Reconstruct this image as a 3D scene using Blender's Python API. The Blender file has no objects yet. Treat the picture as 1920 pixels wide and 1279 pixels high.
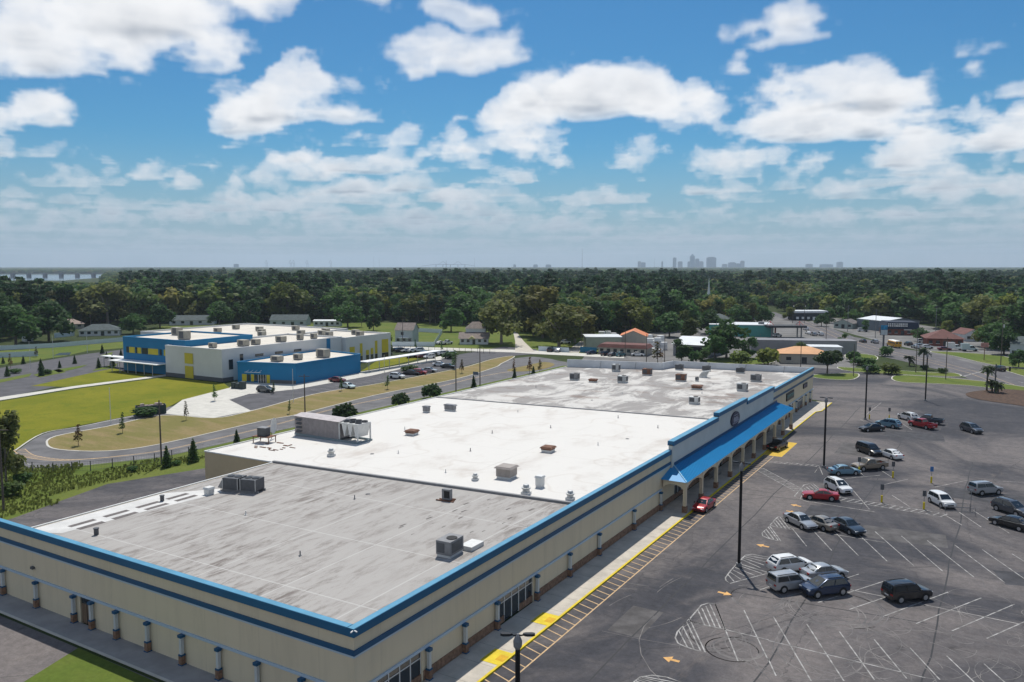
import bpy, bmesh, math, random
from mathutils import Vector, Matrix
R = math.radians
rnd = random.Random(7)
scene = bpy.context.scene
COL = scene.collection

# ------------------------------------------------------------------ camera
CAM_H = 32.0; FPX = 1510.0; YAW = 30.97; PITCH = math.degrees(math.atan(140.5 / FPX))
cam_d = bpy.data.cameras.new('camera'); cam = bpy.data.objects.new('camera', cam_d); COL.objects.link(cam)
cam.location = (0, 0, CAM_H); cam.rotation_euler = (R(90 - PITCH), 0, R(YAW))
cam_d.sensor_width = 36; cam_d.sensor_fit = 'HORIZONTAL'; cam_d.lens = 36 * FPX / 1920
cam_d.clip_start = 0.5; cam_d.clip_end = 40000
scene.camera = cam

# ------------------------------------------------------------------ sun and sky
SUN_EL, SUN_AZ = 60.0, math.degrees(math.atan2(-2.6, 4.4))      # azimuth clockwise from +Y
SKY_STRENGTH, SUN_STRENGTH, EXPOSURE = 0.082, 4.6, 0.0
sd = bpy.data.lights.new('sun', 'SUN'); sd.energy = SUN_STRENGTH; sd.angle = R(0.53); sd.color = (1, .955, .88)
sun = bpy.data.objects.new('sun', sd); COL.objects.link(sun)
sdir = Vector((math.sin(R(SUN_AZ)) * math.cos(R(SUN_EL)), math.cos(R(SUN_AZ)) * math.cos(R(SUN_EL)), math.sin(R(SUN_EL))))
sun.rotation_euler = (-sdir).to_track_quat('-Z', 'Y').to_euler(); sun.location = (0, 0, 300)

class NT:                                            # small node-tree writer
    def __init__(s, tree): s.t = tree; s.n = tree.nodes; s.l = tree.links
    def node(s, typ, **kw):
        n = s.n.new(typ)
        for k, v in kw.items(): setattr(n, k, v)
        return n
    def put(s, sock, v):
        if v is None: return
        if isinstance(v, bpy.types.NodeSocket): s.l.new(v, sock)
        else:
            if isinstance(v, (tuple, list)) and len(v) == 3 and sock.type == 'RGBA': v = (*v, 1)
            sock.default_value = v
    def math(s, op, a, b=None, c=None, clamp=False):
        n = s.node('ShaderNodeMath', operation=op, use_clamp=clamp)
        for i, v in enumerate((a, b, c)): s.put(n.inputs[i], v)
        return n.outputs[0]
    def vmath(s, op, a, b=None):
        n = s.node('ShaderNodeVectorMath', operation=op)
        s.put(n.inputs[0], a)
        if op == 'SCALE': s.put(n.inputs[3], b)
        else: s.put(n.inputs[1], b)
        return n.outputs[0]
    def mix(s, f, a, b, typ='MIX'):
        n = s.node('ShaderNodeMix', data_type='RGBA', blend_type=typ)
        s.put(n.inputs[0], f); s.put(n.inputs[6], a); s.put(n.inputs[7], b)
        return n.outputs[2]
    def noise(s, vec, scale, detail=4, rough=.55, dist=0.0):
        n = s.node('ShaderNodeTexNoise'); s.put(n.inputs['Vector'], vec)
        n.inputs['Scale'].default_value = scale; n.inputs['Detail'].default_value = detail
        n.inputs['Roughness'].default_value = rough; n.inputs['Distortion'].default_value = dist
        return n.outputs[0]
    def ramp(s, f, lo, hi):
        n = s.node('ShaderNodeMapRange'); n.interpolation_type = 'SMOOTHSTEP'
        s.put(n.inputs[0], f); s.put(n.inputs[1], lo); s.put(n.inputs[2], hi)
        return n.outputs[0]
    def xyz(s, v):
        n = s.node('ShaderNodeSeparateXYZ'); s.put(n.inputs[0], v); return n.outputs
    def vec(s, x, y, z):
        n = s.node('ShaderNodeCombineXYZ')
        for i, v in enumerate((x, y, z)): s.put(n.inputs[i], v)
        return n.outputs[0]

world = bpy.data.worlds.new('World'); scene.world = world; world.use_nodes = True
world.cycles.sampling_method = 'MANUAL'; world.cycles.sample_map_resolution = 512
def build_sky():
    world.node_tree.nodes.clear(); N = NT(world.node_tree)
    sky = N.node('ShaderNodeTexSky', sky_type='NISHITA', sun_disc=False)
    sky.sun_elevation = R(SUN_EL); sky.sun_rotation = R(SUN_AZ)
    sky.air_density = 1.0; sky.dust_density = 0.7; sky.ozone_density = 2.5; sky.altitude = 30
    hs = N.node('ShaderNodeHueSaturation'); hs.inputs['Saturation'].default_value = 1.22; hs.inputs['Value'].default_value = .93
    N.l.new(sky.outputs[0], hs.inputs['Color'])
    d = N.node('ShaderNodeTexCoord').outputs['Generated']
    x, y, z = N.xyz(d)
    clear = N.mix(1.0, hs.outputs[0], (.38, .86, 1.06), 'MULTIPLY')
    zc = N.math('MAXIMUM', z, 0.012)
    px = N.math('DIVIDE', x, zc); py = N.math('DIVIDE', y, zc)
    OFF = (CLOUD_X, CLOUD_Y)
    col = clear
    L = 24
    wn = N.node('ShaderNodeTexWhiteNoise'); N.put(wn.inputs['Vector'], N.vmath('SCALE', d, 9173.0)); jit = N.math('SUBTRACT', wn.outputs['Value'], .5)   # spreads the slices so that no steps show
    cov = N.noise(N.vec(N.math('ADD', px, OFF[0]), N.math('ADD', py, OFF[1]), 0.0), .16, 1.0, .5)     # where the fields of cloud lie
    for i in range(L - 1, -1, -1):
        t = i / (L - 1); h = N.math('MULTIPLY_ADD', jit, C_H / (L - 1), 1 + C_H * t)
        v = N.vec(N.math('MULTIPLY_ADD', px, h, OFF[0]), N.math('MULTIPLY_ADD', py, h, OFF[1]), C_V * t)
        n = N.noise(v, C_S, 8.0, C_R)
        n = N.math('MULTIPLY_ADD', cov, .30, n)
        thr = C_T + C_D * t ** 1.25
        a = N.ramp(n, thr, thr + .028)
        # the flat undersides are grey where the cloud above is deep; sides and tops are white
        body = N.ramp(n, thr + .03, thr + .17)
        dark = N.math('MULTIPLY', body, .25 + .75 * max(0, 1 - t / .42) ** 1.4)
        c = N.mix(dark, (11.6, 11.7, 11.9), (3.3, 3.95, 4.9))
        col = N.mix(N.math('MULTIPLY', a, .45 if i else .6), col, c)
    # the air close to the horizon takes the clouds into its own pale blue
    fade = N.ramp(z, .0, .16)
    hz = N.mix(.9, clear, (4.0, 5.2, 6.6))
    col = N.mix(N.math('MULTIPLY_ADD', fade, .9, .1), hz, col)
    bg = N.node('ShaderNodeBackground'); N.put(bg.inputs[0], col); bg.inputs[1].default_value = SKY_STRENGTH
    out = N.node('ShaderNodeOutputWorld'); N.l.new(bg.outputs[0], out.inputs[0])
CLOUD_X, CLOUD_Y = 83.0, 12.0
C_S, C_T, C_H, C_V, C_R, C_D = 1.15, .705, .60, .9, .53, .20
HAZE = 0.00008
build_sky()
scene.view_settings.view_transform = 'Standard'; scene.view_settings.look = 'None'
scene.view_settings.gamma = 1; scene.view_settings.exposure = EXPOSURE
scene.render.engine = 'CYCLES'
scene.cycles.max_bounces = 5; scene.cycles.diffuse_bounces = 2; scene.cycles.glossy_bounces = 2
scene.cycles.transparent_max_bounces = 6; scene.cycles.volume_bounces = 0
scene.cycles.use_denoising = True
# ------------------------------------------------------------------ measuring: a picture point on a level plane -> metres
_p = R(PITCH); _a = R(YAW)
_fw = Vector((-math.sin(_a) * math.cos(_p), math.cos(_a) * math.cos(_p), -math.sin(_p)))
_rt = Vector((math.cos(_a), math.sin(_a), 0)); _up = _rt.cross(_fw)
def G(x, y, z=0.0):
    d = _fw * FPX + _rt * (x - 960) + _up * (639.5 - y); t = (z - CAM_H) / d.z
    return Vector((d.x * t, d.y * t, z))
def PX(v):
    d = Vector(v) - Vector((0, 0, CAM_H)); k = d.dot(_fw)
    return 960 + FPX * d.dot(_rt) / k, 639.5 - FPX * d.dot(_up) / k

# ------------------------------------------------------------------ mesh writer
class MB:
    def __init__(s): s.v = []; s.f = []
    def add(s, vs, fs):
        o = len(s.v); s.v += [tuple(v) for v in vs]; s.f += [tuple(i + o for i in f) for f in fs]; return s
    def box(s, x0, y0, z0, x1, y1, z1):
        if x0 > x1: x0, x1 = x1, x0
        if y0 > y1: y0, y1 = y1, y0
        return s.add([(x0, y0, z0), (x1, y0, z0), (x1, y1, z0), (x0, y1, z0), (x0, y0, z1), (x1, y0, z1), (x1, y1, z1), (x0, y1, z1)],
                     [(0, 3, 2, 1), (4, 5, 6, 7), (0, 1, 5, 4), (1, 2, 6, 5), (2, 3, 7, 6), (3, 0, 4, 7)])
    def cbox(s, cx, cy, z0, sx, sy, sz): return s.box(cx - sx / 2, cy - sy / 2, z0, cx + sx / 2, cy + sy / 2, z0 + sz)
    def quad(s, a, b, c, d): return s.add([a, b, c, d], [(0, 1, 2, 3)])
    def poly(s, pts): return s.add(pts, [tuple(range(len(pts)))])
    def prism(s, pts, z0, z1):                       # pts: counter-clockwise plan outline
        n = len(pts)
        ar = sum(pts[i][0] * pts[(i + 1) % n][1] - pts[(i + 1) % n][0] * pts[i][1] for i in range(n))
        if ar < 0: pts = pts[::-1]
        a = [(p[0], p[1], z0) for p in pts]; b = [(p[0], p[1], z1) for p in pts]
        return s.add(a + b, [tuple(range(n))[::-1], tuple(range(n, 2 * n))] + [(i, (i + 1) % n, n + (i + 1) % n, n + i) for i in range(n)])
    def extr(s, pts, d):                             # any flat outline pushed along d
        n = len(pts); d = Vector(d); a = [Vector(p) for p in pts]; b = [p + d for p in a]
        return s.add(a + b, [tuple(range(n))[::-1], tuple(range(n, 2 * n))] + [(i, (i + 1) % n, n + (i + 1) % n, n + i) for i in range(n)])
    def loft(s, rings, cap=True, closed=True):
        n = len(rings[0]); o = len(s.v)
        for r in rings: s.v += [tuple(p) for p in r]
        for k in range(len(rings) - 1):
            for i in range(n if closed else n - 1):
                j = (i + 1) % n
                s.f.append((o + k * n + i, o + k * n + j, o + (k + 1) * n + j, o + (k + 1) * n + i))
        if cap and closed:
            s.f.append(tuple(o + i for i in range(n))[::-1]); s.f.append(tuple(o + (len(rings) - 1) * n + i for i in range(n)))
        return s
    def tube(s, p0, p1, r0, r1=None, n=8):
        p0 = Vector(p0); p1 = Vector(p1); r1 = r0 if r1 is None else r1
        d = (p1 - p0).normalized(); u = d.orthogonal().normalized(); w = d.cross(u)
        c = [(math.cos(2 * math.pi * i / n), math.sin(2 * math.pi * i / n)) for i in range(n)]
        return s.loft([[p0 + (u * a + w * b) * r0 for a, b in c], [p1 + (u * a + w * b) * r1 for a, b in c]])
    def path(s, pts, r, n=6):
        for a, b in zip(pts, pts[1:]): s.tube(a, b, r, r, n)
        return s
    def lathe(s, prof, n=12, c=(0, 0, 0)):           # prof: (radius, z)
        return s.loft([[(c[0] + r * math.cos(2 * math.pi * i / n), c[1] + r * math.sin(2 * math.pi * i / n), c[2] + z) for i in range(n)] for r, z in prof])
    def strip(s, pts, w, z=None):                    # flat band of width w along a line
        P = [Vector(p) for p in pts]; L = []; Rr = []
        for i, p in enumerate(P):
            t = (P[min(i + 1, len(P) - 1)] - P[max(i - 1, 0)]); t.z = 0; t.normalize(); nrm = Vector((-t.y, t.x, 0)) * w / 2
            zz = p.z if z is None else z
            L.append((p.x + nrm.x, p.y + nrm.y, zz)); Rr.append((p.x - nrm.x, p.y - nrm.y, zz))
        for i in range(len(P) - 1): s.quad(Rr[i], Rr[i + 1], L[i + 1], L[i])
        return s
    def mesh(s, name, mat, smooth=0):
        me = bpy.data.meshes.new(name); me.from_pydata(s.v, [], s.f)
        for m in (mat if isinstance(mat, (list, tuple)) else [mat]): me.materials.append(m)
        if smooth:
            me.polygons.foreach_set('use_smooth', [True] * len(me.polygons)); me.set_sharp_from_angle(angle=R(smooth))
        me.update(); return me
    def build(s, name, mat, parent=None, smooth=0): return link(name, s.mesh(name, mat, smooth), parent)

def link(name, data, parent=None):
    o = bpy.data.objects.new(name, data); COL.objects.link(o)
    if parent is not None: o.parent = parent
    return o
def tag(o, label, cat, group=None):
    o['label'] = label; o['category'] = cat
    if group: o['group'] = group
    return o
def thing(name, label, cat, loc=(0, 0, 0), rz=0.0, group=None):
    o = link(name, None); o.location = loc; o.rotation_euler = (0, 0, rz); o.empty_display_size = .5
    return tag(o, label, cat, group)
def structure(name, mb, mat, parent=None):
    o = mb.build(name, mat, parent)
    if parent is None: o['kind'] = 'structure'
    return o
def dup(root, loc, rz=0.0, label=None, group=None, scale=None):
    r = root.copy(); COL.objects.link(r); r.location = loc; r.rotation_euler = (0, 0, rz)
    if scale: r.scale = scale if isinstance(scale, (tuple, list, Vector)) else (scale,) * 3
    if label: r['label'] = label
    if group: r['group'] = group
    for ch in root.children:
        c = ch.copy(); COL.objects.link(c); c.parent = r
        for g in ch.children:
            e = g.copy(); COL.objects.link(e); e.parent = c
    return r

# ------------------------------------------------------------------ materials
MATS = {}
def mat(name, col, rough=.6, var=0.0, vscale=.5, metal=0.0, spec=.3, coat=0.0, stretch=(1, 1, 1), col2=None, bump=0.0, bscale=3.0, rand=0.0):
    if name in MATS: return MATS[name]
    m = bpy.data.materials.new(name); m.use_nodes = True; N = NT(m.node_tree); b = N.n['Principled BSDF']
    c = col
    pos = N.node('ShaderNodeNewGeometry').outputs['Position']
    if var or col2:
        v = N.vmath('MULTIPLY', pos, stretch)
        f = N.noise(v, vscale, 5, .6)
        f = N.ramp(f, .3, .7)
        lo = col2 if col2 else tuple(k * (1 - var) for k in col); hi = col if col2 else tuple(min(1, k * (1 + var)) for k in col)
        c = N.mix(f, lo, hi)
    if rand:
        oi = N.node('ShaderNodeObjectInfo').outputs['Random']
        c = N.mix(1.0, c, N.vec(*[N.math('MULTIPLY_ADD', oi, rand * 2, 1 - rand)] * 3), 'MULTIPLY')
    N.put(b.inputs['Base Color'], c if isinstance(c, bpy.types.NodeSocket) else (*c, 1))
    b.inputs['Roughness'].default_value = rough; b.inputs['Metallic'].default_value = metal
    b.inputs['Specular IOR Level'].default_value = spec; b.inputs['Coat Weight'].default_value = coat
    if bump:
        bp = N.node('ShaderNodeBump'); bp.inputs['Strength'].default_value = bump; bp.inputs['Distance'].default_value = .05
        N.put(bp.inputs['Height'], N.noise(pos, bscale, 4, .6)); N.l.new(bp.outputs[0], b.inputs['Normal'])
    MATS[name] = m; return m
def custom(name, fn, rough=.85, spec=.25):           # fn(N, pos) -> colour socket (and optional height)
    m = bpy.data.materials.new(name); m.use_nodes = True; N = NT(m.node_tree); b = N.n['Principled BSDF']
    pos = N.node('ShaderNodeNewGeometry').outputs['Position']
    r = fn(N, pos); h = None
    if isinstance(r, tuple): r, h = r
    N.put(b.inputs['Base Color'], r); b.inputs['Roughness'].default_value = rough; b.inputs['Specular IOR Level'].default_value = spec
    if h is not None:
        bp = N.node('ShaderNodeBump'); bp.inputs['Strength'].default_value = .5; bp.inputs['Distance'].default_value = .04
        N.put(bp.inputs['Height'], h); N.l.new(bp.outputs[0], b.inputs['Normal'])
    MATS[name] = m; return m

def _lot(N, p):                                      # old patched asphalt, worn pinkish and sandy in places
    a = N.ramp(N.noise(p, .028, 6, .66, .8), .40, .62); b = N.ramp(N.noise(p, .11, 6, .65), .40, .72); s = N.noise(p, 1.3, 5, .7)
    c = N.mix(a, (.038, .039, .047), (.150, .133, .128)); c = N.mix(N.math('MULTIPLY', b, .55), c, (.075, .072, .078))
    st = N.ramp(N.noise(N.vmath('MULTIPLY', p, (1, .25, 1)), .22, 6, .7), .60, .74); c = N.mix(N.math('MULTIPLY', st, .5), c, (.185, .155, .135))
    oil = N.ramp(N.noise(p, .42, 3, .5), .68, .76); c = N.mix(N.math('MULTIPLY', oil, .5), c, (.028, .026, .026))
    vor = N.node('ShaderNodeTexVoronoi', feature='DISTANCE_TO_EDGE'); N.put(vor.inputs['Vector'], N.vmath('ADD', p, N.vmath('SCALE', N.vec(s, s, 0.0), 1.5))); vor.inputs['Scale'].default_value = .09
    ck = N.ramp(vor.outputs['Distance'], .0, .008); c = N.mix(N.math('MULTIPLY', N.math('SUBTRACT', 1.0, ck), .55), c, (.03, .03, .032))
    g2 = N.noise(p, 5.0, 4, .75); sw = N.ramp(N.noise(N.vmath('MULTIPLY', p, (.35, 1, 1)), .5, 6, .72), .5, .75); c = N.mix(N.math('MULTIPLY', sw, .35), c, (.15, .132, .125))
    return N.mix(1.0, c, N.vec(*[N.math('MULTIPLY', N.math('MULTIPLY_ADD', s, 1.1, .45), N.math('MULTIPLY_ADD', g2, .8, .6))] * 3), 'MULTIPLY')
ASPHALT = custom('lot_asphalt', _lot, .9)
ROAD = mat('road_asphalt', (.125, .122, .125), .9, .22, .25)
ROAD_DARK = mat('school_asphalt', (.085, .083, .09), .9, .2, .3)
def _gray_roof(N, p):                                # membrane roof, streaked the way water runs
    v = N.vmath('MULTIPLY', p, (1.0, .26, 1)); a = N.ramp(N.noise(v, 1.0, 9, .74, .3), .44, .66); b = N.ramp(N.noise(p, .045, 4, .6), .38, .62)
    c = N.mix(N.math('MULTIPLY', a, N.math('MULTIPLY_ADD', b, .75, .25)), (.36, .342, .322), (.155, .132, .118))
    d = N.ramp(N.noise(N.vmath('MULTIPLY', p, (1, .4, 1)), .24, 5, .7), .64, .74); c = N.mix(N.math('MULTIPLY', d, .6), c, (.16, .125, .105))
    x, y, z = N.xyz(p)
    fx = N.math('ABSOLUTE', N.math('SUBTRACT', N.math('FRACT', N.math('MULTIPLY', x, .125)), .5)); fy = N.math('ABSOLUTE', N.math('SUBTRACT', N.math('FRACT', N.math('MULTIPLY', y, .09)), .5))
    ln = N.math('MAXIMUM', N.ramp(fx, .488, .497), N.ramp(fy, .490, .498))
    return N.mix(N.math('MULTIPLY', ln, .45), c, (.56, .55, .53))
def _white_roof(N, p):
    a = N.ramp(N.noise(N.vmath('MULTIPLY', p, (1, .5, 1)), .14, 7, .68), .50, .76); c = N.mix(N.math('MULTIPLY', a, .55), (.62, .60, .565), (.36, .30, .255))
    d = N.ramp(N.noise(p, .35, 7, .75), .58, .74); c = N.mix(N.math('MULTIPLY', d, .45), c, (.36, .28, .22))
    x, y, z = N.xyz(p); w = N.noise(p, .2, 3, .5)
    fy = N.math('ABSOLUTE', N.math('SUBTRACT', N.math('FRACT', N.math('MULTIPLY_ADD', w, .06, N.math('MULTIPLY', y, .115))), .5)); fx = N.math('ABSOLUTE', N.math('SUBTRACT', N.math('FRACT', N.math('MULTIPLY_ADD', w, .05, N.math('MULTIPLY', x, .055))), .5))
    ln = N.math('MULTIPLY', N.math('MAXIMUM', N.ramp(fy, .491, .499), N.ramp(fx, .494, .499)), N.ramp(N.noise(p, .09, 2, .5), .40, .62))
    pond = N.ramp(N.math('ABSOLUTE', N.math('SUBTRACT', N.noise(p, .075, 2, .4), .56)), .012, .0); c = N.mix(N.math('MULTIPLY', pond, .22), c, (.40, .34, .28))
    return N.mix(N.math('MULTIPLY', ln, .5), c, (.38, .35, .32))
def _stained_roof(N, p):                             # white coating worn through to grey felt and rust-brown dirt
    a = N.ramp(N.noise(N.vmath('MULTIPLY', p, (1, .55, 1)), .13, 8, .70, .6), .44, .55); c = N.mix(N.math('MULTIPLY', a, .85), (.53, .51, .48), (.235, .22, .21))
    b = N.ramp(N.noise(N.vmath('MULTIPLY', p, (.5, 1, 1)), .2, 7, .72), .53, .66); return N.mix(N.math('MULTIPLY', b, .6), c, (.17, .115, .088))
GRAY_ROOF = custom('gray_membrane', _gray_roof, .9); WHITE_ROOF = custom('white_membrane', _white_roof, .85); STAINED_ROOF = custom('worn_membrane', _stained_roof, .88)
def _grass(c1, c2, c3, mow=None):
    def f(N, p):
        a = N.ramp(N.noise(p, .06, 5, .65), .35, .65); b = N.noise(p, 2.2, 4, .7)
        c = N.mix(a, c1, c2)
        if mow:
            w = N.ramp(N.noise(N.vmath('MULTIPLY', p, mow), .35, 4, .6), .45, .62); c = N.mix(N.math('MULTIPLY', w, .55), c, c3)
        else: c = N.mix(N.math('MULTIPLY', N.ramp(N.noise(p, .3, 5, .6), .5, .7), .5), c, c3)
        return N.mix(1.0, c, N.vec(*[N.math('MULTIPLY_ADD', b, .8, .6)] * 3), 'MULTIPLY'), b
    return f
LAWN = custom('lawn_grass', _grass((.135, .148, .010), (.190, .182, .015), (.085, .125, .010)), .95, .1)
DRY = custom('dry_grass', _grass((.215, .168, .072), (.165, .150, .050), (.265, .195, .105), (.25, 1, 1)), .95, .1)
GREEN = custom('green_grass', _grass((.088, .128, .022), (.125, .145, .032), (.062, .095, .018)), .95, .1)
FOREST_FLOOR = custom('forest_floor', _grass((.030, .045, .014), (.045, .060, .020), (.06, .065, .03)), .95, .1)
MULCH = mat('pine_mulch', (.075, .045, .030), .95, .35, 1.2, bump=.4)
CONC = mat('concrete', (.46, .42, .36), .85, .13, .6)
CONC_PALE = mat('pale_concrete', (.52, .50, .45), .85, .10, .5)
def _stucco(c):
    def f(N, p):
        x, y, z = N.xyz(p); st = N.ramp(N.noise(N.vmath('MULTIPLY', p, (1, 1, .12)), .9, 6, .7), .45, .72); k = N.mix(N.math('MULTIPLY', st, .22), c, tuple(v * .62 for v in c))
        j = N.math('ABSOLUTE', N.math('SUBTRACT', N.math('FRACT', N.math('MULTIPLY', N.math('ADD', x, y), .164)), .5)); k = N.mix(N.math('MULTIPLY', N.ramp(j, .4955, .4985), .35), k, tuple(v * .5 for v in c))
        b = N.ramp(N.noise(p, .15, 5, .6), .35, .7); return N.mix(N.math('MULTIPLY', b, .12), k, tuple(v * 1.25 for v in c))
    return f
CREAM = custom('cream_stucco', _stucco((.64, .55, .39)), .85)
GREY_STUCCO = mat('pale_stucco', (.58, .555, .49), .85, .05, .4)
BLUE = mat('blue_trim', (.004, .075, .17), .45, .06, .8, spec=.4)
BLUE_TOP = mat('blue_metal_roof', (.003, .235, .52), .38, .05, .3, spec=.5)
PALE_BLUE = mat('pale_blue_trim', (.42, .52, .60), .6, .04)
BRICK = mat('brown_brick', (.23, .135, .085), .85, .30, 3.0)
RED_BRICK = mat('red_brick', (.20, .065, .045), .85, .2, 1.0)
GLASS = mat('shop_glass', (.025, .032, .038), .06, spec=.6)
DARK = mat('dark_void', (.012, .012, .013), .7)
WHITE = mat('white_paint', (.78, .78, .76), .5, .03)
OFFWHITE = mat('offwhite_metal', (.62, .62, .60), .5, .06, 2.0)
GALV = mat('galvanised_steel', (.42, .43, .43), .45, .12, 2.0, metal=.5)
DGREY = mat('dark_grey_metal', (.085, .088, .095), .5, .15, 2.0)
MGREY = mat('mid_grey_metal', (.21, .21, .215), .5, .12, 2.0)
RUST = mat('rusty_steel', (.17, .085, .055), .85, .35, 2.0)
BLACK = mat('black_paint', (.010, .010, .012), .4)
YELLOW = mat('kerb_yellow', (.62, .47, .015), .7, .12, 1.5)
YELLOW_DEEP = mat('tactile_orange', (.58, .33, .010), .75, .1, 2)
LINE = mat('white_line', (.42, .41, .395), .8, .0, 1.3, col2=(.14, .135, .13))
LINE_WORN = mat('worn_line', (.30, .285, .27), .85, .45, 1.1)
ORANGE_LINE = mat('faded_orange_line', (.52, .36, .20), .8, .2, 1.5)
ARROW = mat('orange_arrow_paint', (.60, .34, .12), .8, .15, 2)
TYRE_MARK = mat('tyre_scuff', (.205, .19, .18), .9, 0, .35, col2=(.075, .073, .078))
WOOD = mat('weathered_wood', (.17, .115, .075), .85, .25, 2, stretch=(4, 4, .3))
POLE_WOOD = mat('pole_wood', (.115, .095, .08), .9, .2, 2)
SHINGLE = mat('grey_shingle', (.145, .13, .125), .9, .2, 1.2)
def col_mat(name, c, rough=.6, var=.06): return mat(name, c, rough, var, .6)

# ------------------------------------------------------------------ ground, roads, lots
def smooth(px, n=5, closed=True):
    out = []; k = len(px)
    for i in range(k if closed else k - 1):
        P = [px[(i + j) % k] if closed else px[min(max(i + j, 0), k - 1)] for j in (-1, 0, 1, 2)]
        for a in range(n):
            t = a / n; out.append(tuple(.5 * (2 * P[1][c] + (P[2][c] - P[0][c]) * t + (2 * P[0][c] - 5 * P[1][c] + 4 * P[2][c] - P[3][c]) * t * t + (3 * P[1][c] - P[0][c] - 3 * P[2][c] + P[3][c]) * t ** 3) for c in (0, 1)))
    return out if closed else out + [tuple(px[-1])]
def sheet(name, px, z, m, parent=None, xy=False):
    pts = [(p[0], p[1], z) if xy else (*G(*p).xy, z) for p in px]
    n = len(pts); ar = sum(pts[i][0] * pts[(i + 1) % n][1] - pts[(i + 1) % n][0] * pts[i][1] for i in range(n))
    if ar < 0: pts = pts[::-1]
    b = MB(); b.poly(pts); me = b.mesh(name, m)
    bm = bmesh.new(); bm.from_mesh(me); bmesh.ops.triangulate(bm, faces=bm.faces[:]); bm.to_mesh(me); bm.free()
    o = link(name, me, parent)
    if parent is None: o['kind'] = 'structure'
    return o
g = MB(); g.add([(16000 * math.cos(2 * math.pi * i / 64), 16000 * math.sin(2 * math.pi * i / 64), -.02) for i in range(64)], [tuple(range(64))])
structure('ground', g, FOREST_FLOOR)
WATER = mat('river_water', (.10, .14, .17), .12, spec=.5)
sheet('river', [(-500, 526), (120, 526), (185, 521), (300, 517), (300, 514.6), (-500, 514.6)], .02, WATER)
# store side
lot = sheet('parking_lot', [(-32.6, -30), (110, -30), (110, 190), (30, 226), (8, 243), (-3, 262), (-20, 268), (-48, 266), (-75, 262), (-100, 235), (-100, 201.5), (-36, 201.5), (-32.6, 199)], .012, ASPHALT, xy=True)
sheet('rear_drive', [(-106, 10), (-82, 10), (-82, 39), (-81.2, 74), (-95, 74), (-95, 230), (-106, 230), (-106, 84), (-111, 69), (-106, 53)], .010, ASPHALT, xy=True)
sheet('side_lot', [(-106, -30), (-32.7, -30), (-32.7, 37), (-82, 37), (-82, 9.9), (-106, 9.9)], .008, ASPHALT, xy=True)
sheet('side_lawn', [(147, 1215), (292, 1279), (360, 1312), (230, 1360), (20, 1330), (40, 1282)], .022, GREEN)
def slab(name, pts, h, m, parent=None):
    b = MB(); b.prism(pts, 0, h); o = b.build(name, m, parent)
    if parent is None: o['kind'] = 'structure'
    return o
walk = slab('sidewalk', [(-36.4, 39.8), (-32.85, 37.3), (-32.85, 184), (-31.9, 186), (-31.9, 198.6), (-36.4, 198.6)], .14, CONC)
slab('side_sidewalk', [(-86, 37.45), (-32.86, 37.45), (-36.4, 39.8), (-86, 39.8)], .14, mat('shaded_concrete', (.30, .29, .28), .85, .12, .5))  # the near wall's shade is put into this darker, greyer concrete colour
b = MB(); b.box(-86, 37.3, 0, -32.86, 37.44, .15); b.build('kerb', CONC_PALE, walk)
b = MB(); b.box(-32.84, 37.3, 0, -32.62, 184, .155); b.build('kerb', YELLOW, walk)
b = MB(); b.extr([(-32.84, 184, 0), (-32.62, 184, 0), (-31.68, 186, 0), (-31.68, 198.6, 0), (-31.89, 198.6, 0), (-31.89, 186.1, 0)], (0, 0, .155)); b.build('kerb', YELLOW, walk)
jm = mat('joint', (.17, .16, .145), .9); b = MB()
for k in range(53): b.box(-36.3, 40 + k * 3, .1405, -32.9, 40.03 + k * 3, .1425)
j = b.build('slab_joints', jm, walk); j['kind'] = 'stuff'
for y in (53.6, 61.9):                                # yellow drop kerbs with their orange tactile mats
    b = MB(); b.box(-34.5, y - 1.15, .1445, -32.6, y + 1.15, .158); r = b.build('kerb_ramp', YELLOW, walk)
    b = MB(); b.box(-33.5, y - .5, .160, -32.75, y + .5, .166); b.build('tactile_mat', YELLOW_DEEP, r)
# left: loop road, dry verge, playing field
sheet('loop_road', smooth([(22, 866), (28, 850), (80, 815), (150, 800), (310, 764), (420, 752), (560, 740), (700, 735), (850, 706), (925, 686), (940, 680), (960, 673), (1000, 669), (1045, 676), (1075, 690), (960, 740), (560, 800), (400, 838), (300, 860), (150, 876), (40, 880)]), .006, ROAD)
def rim(name, px, w, z, m, h=.0, parent=None):
    b = MB(); b.strip([G(*p) for p in px], w, z); o = b.build(name, m, parent)
    if parent is None: o['kind'] = 'structure'
    return o
verge = [(88, 832), (105, 818), (200, 800), (305, 779), (400, 784), (470, 771), (590, 739), (700, 721), (860, 691), (925, 673), (965, 668), (940, 682), (925, 690), (850, 712), (700, 742), (560, 777), (490, 790), (300, 833), (200, 846), (110, 843)]
verge = smooth(verge, 4)
v = sheet('dry_verge', verge, .05, DRY); rim('verge_kerb', verge + verge[:1], .35, .054, CONC_PALE, parent=v)
isl = [(985, 686), (1020, 679), (1040, 684), (1015, 693), (975, 697), (950, 694)]
isl = smooth(isl, 5)
sheet('turning_island', isl, .05, DRY)
field = sheet('playing_field', [(-260, 800), (0, 753), (140, 730), (314, 707), (420, 719), (432, 728), (395, 737), (340, 751), (306, 768), (150, 798), (80, 811), (28, 843), (-30, 862), (-300, 930)], .03, LAWN)
rim('field_kerb', smooth([(28, 845), (80, 813), (150, 800), (306, 769)], 5, False), .3, .034, CONC_PALE, parent=field)
sheet('inner_lawn', [(58, 724), (215, 690), (240, 700), (314, 703), (140, 726)], .03, LAWN)
sheet('school_path', [(-200, 783), (0, 751), (140, 728), (314, 705), (312, 702), (140, 724), (60, 736), (0, 745), (-200, 776)], .034, CONC_PALE)
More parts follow.
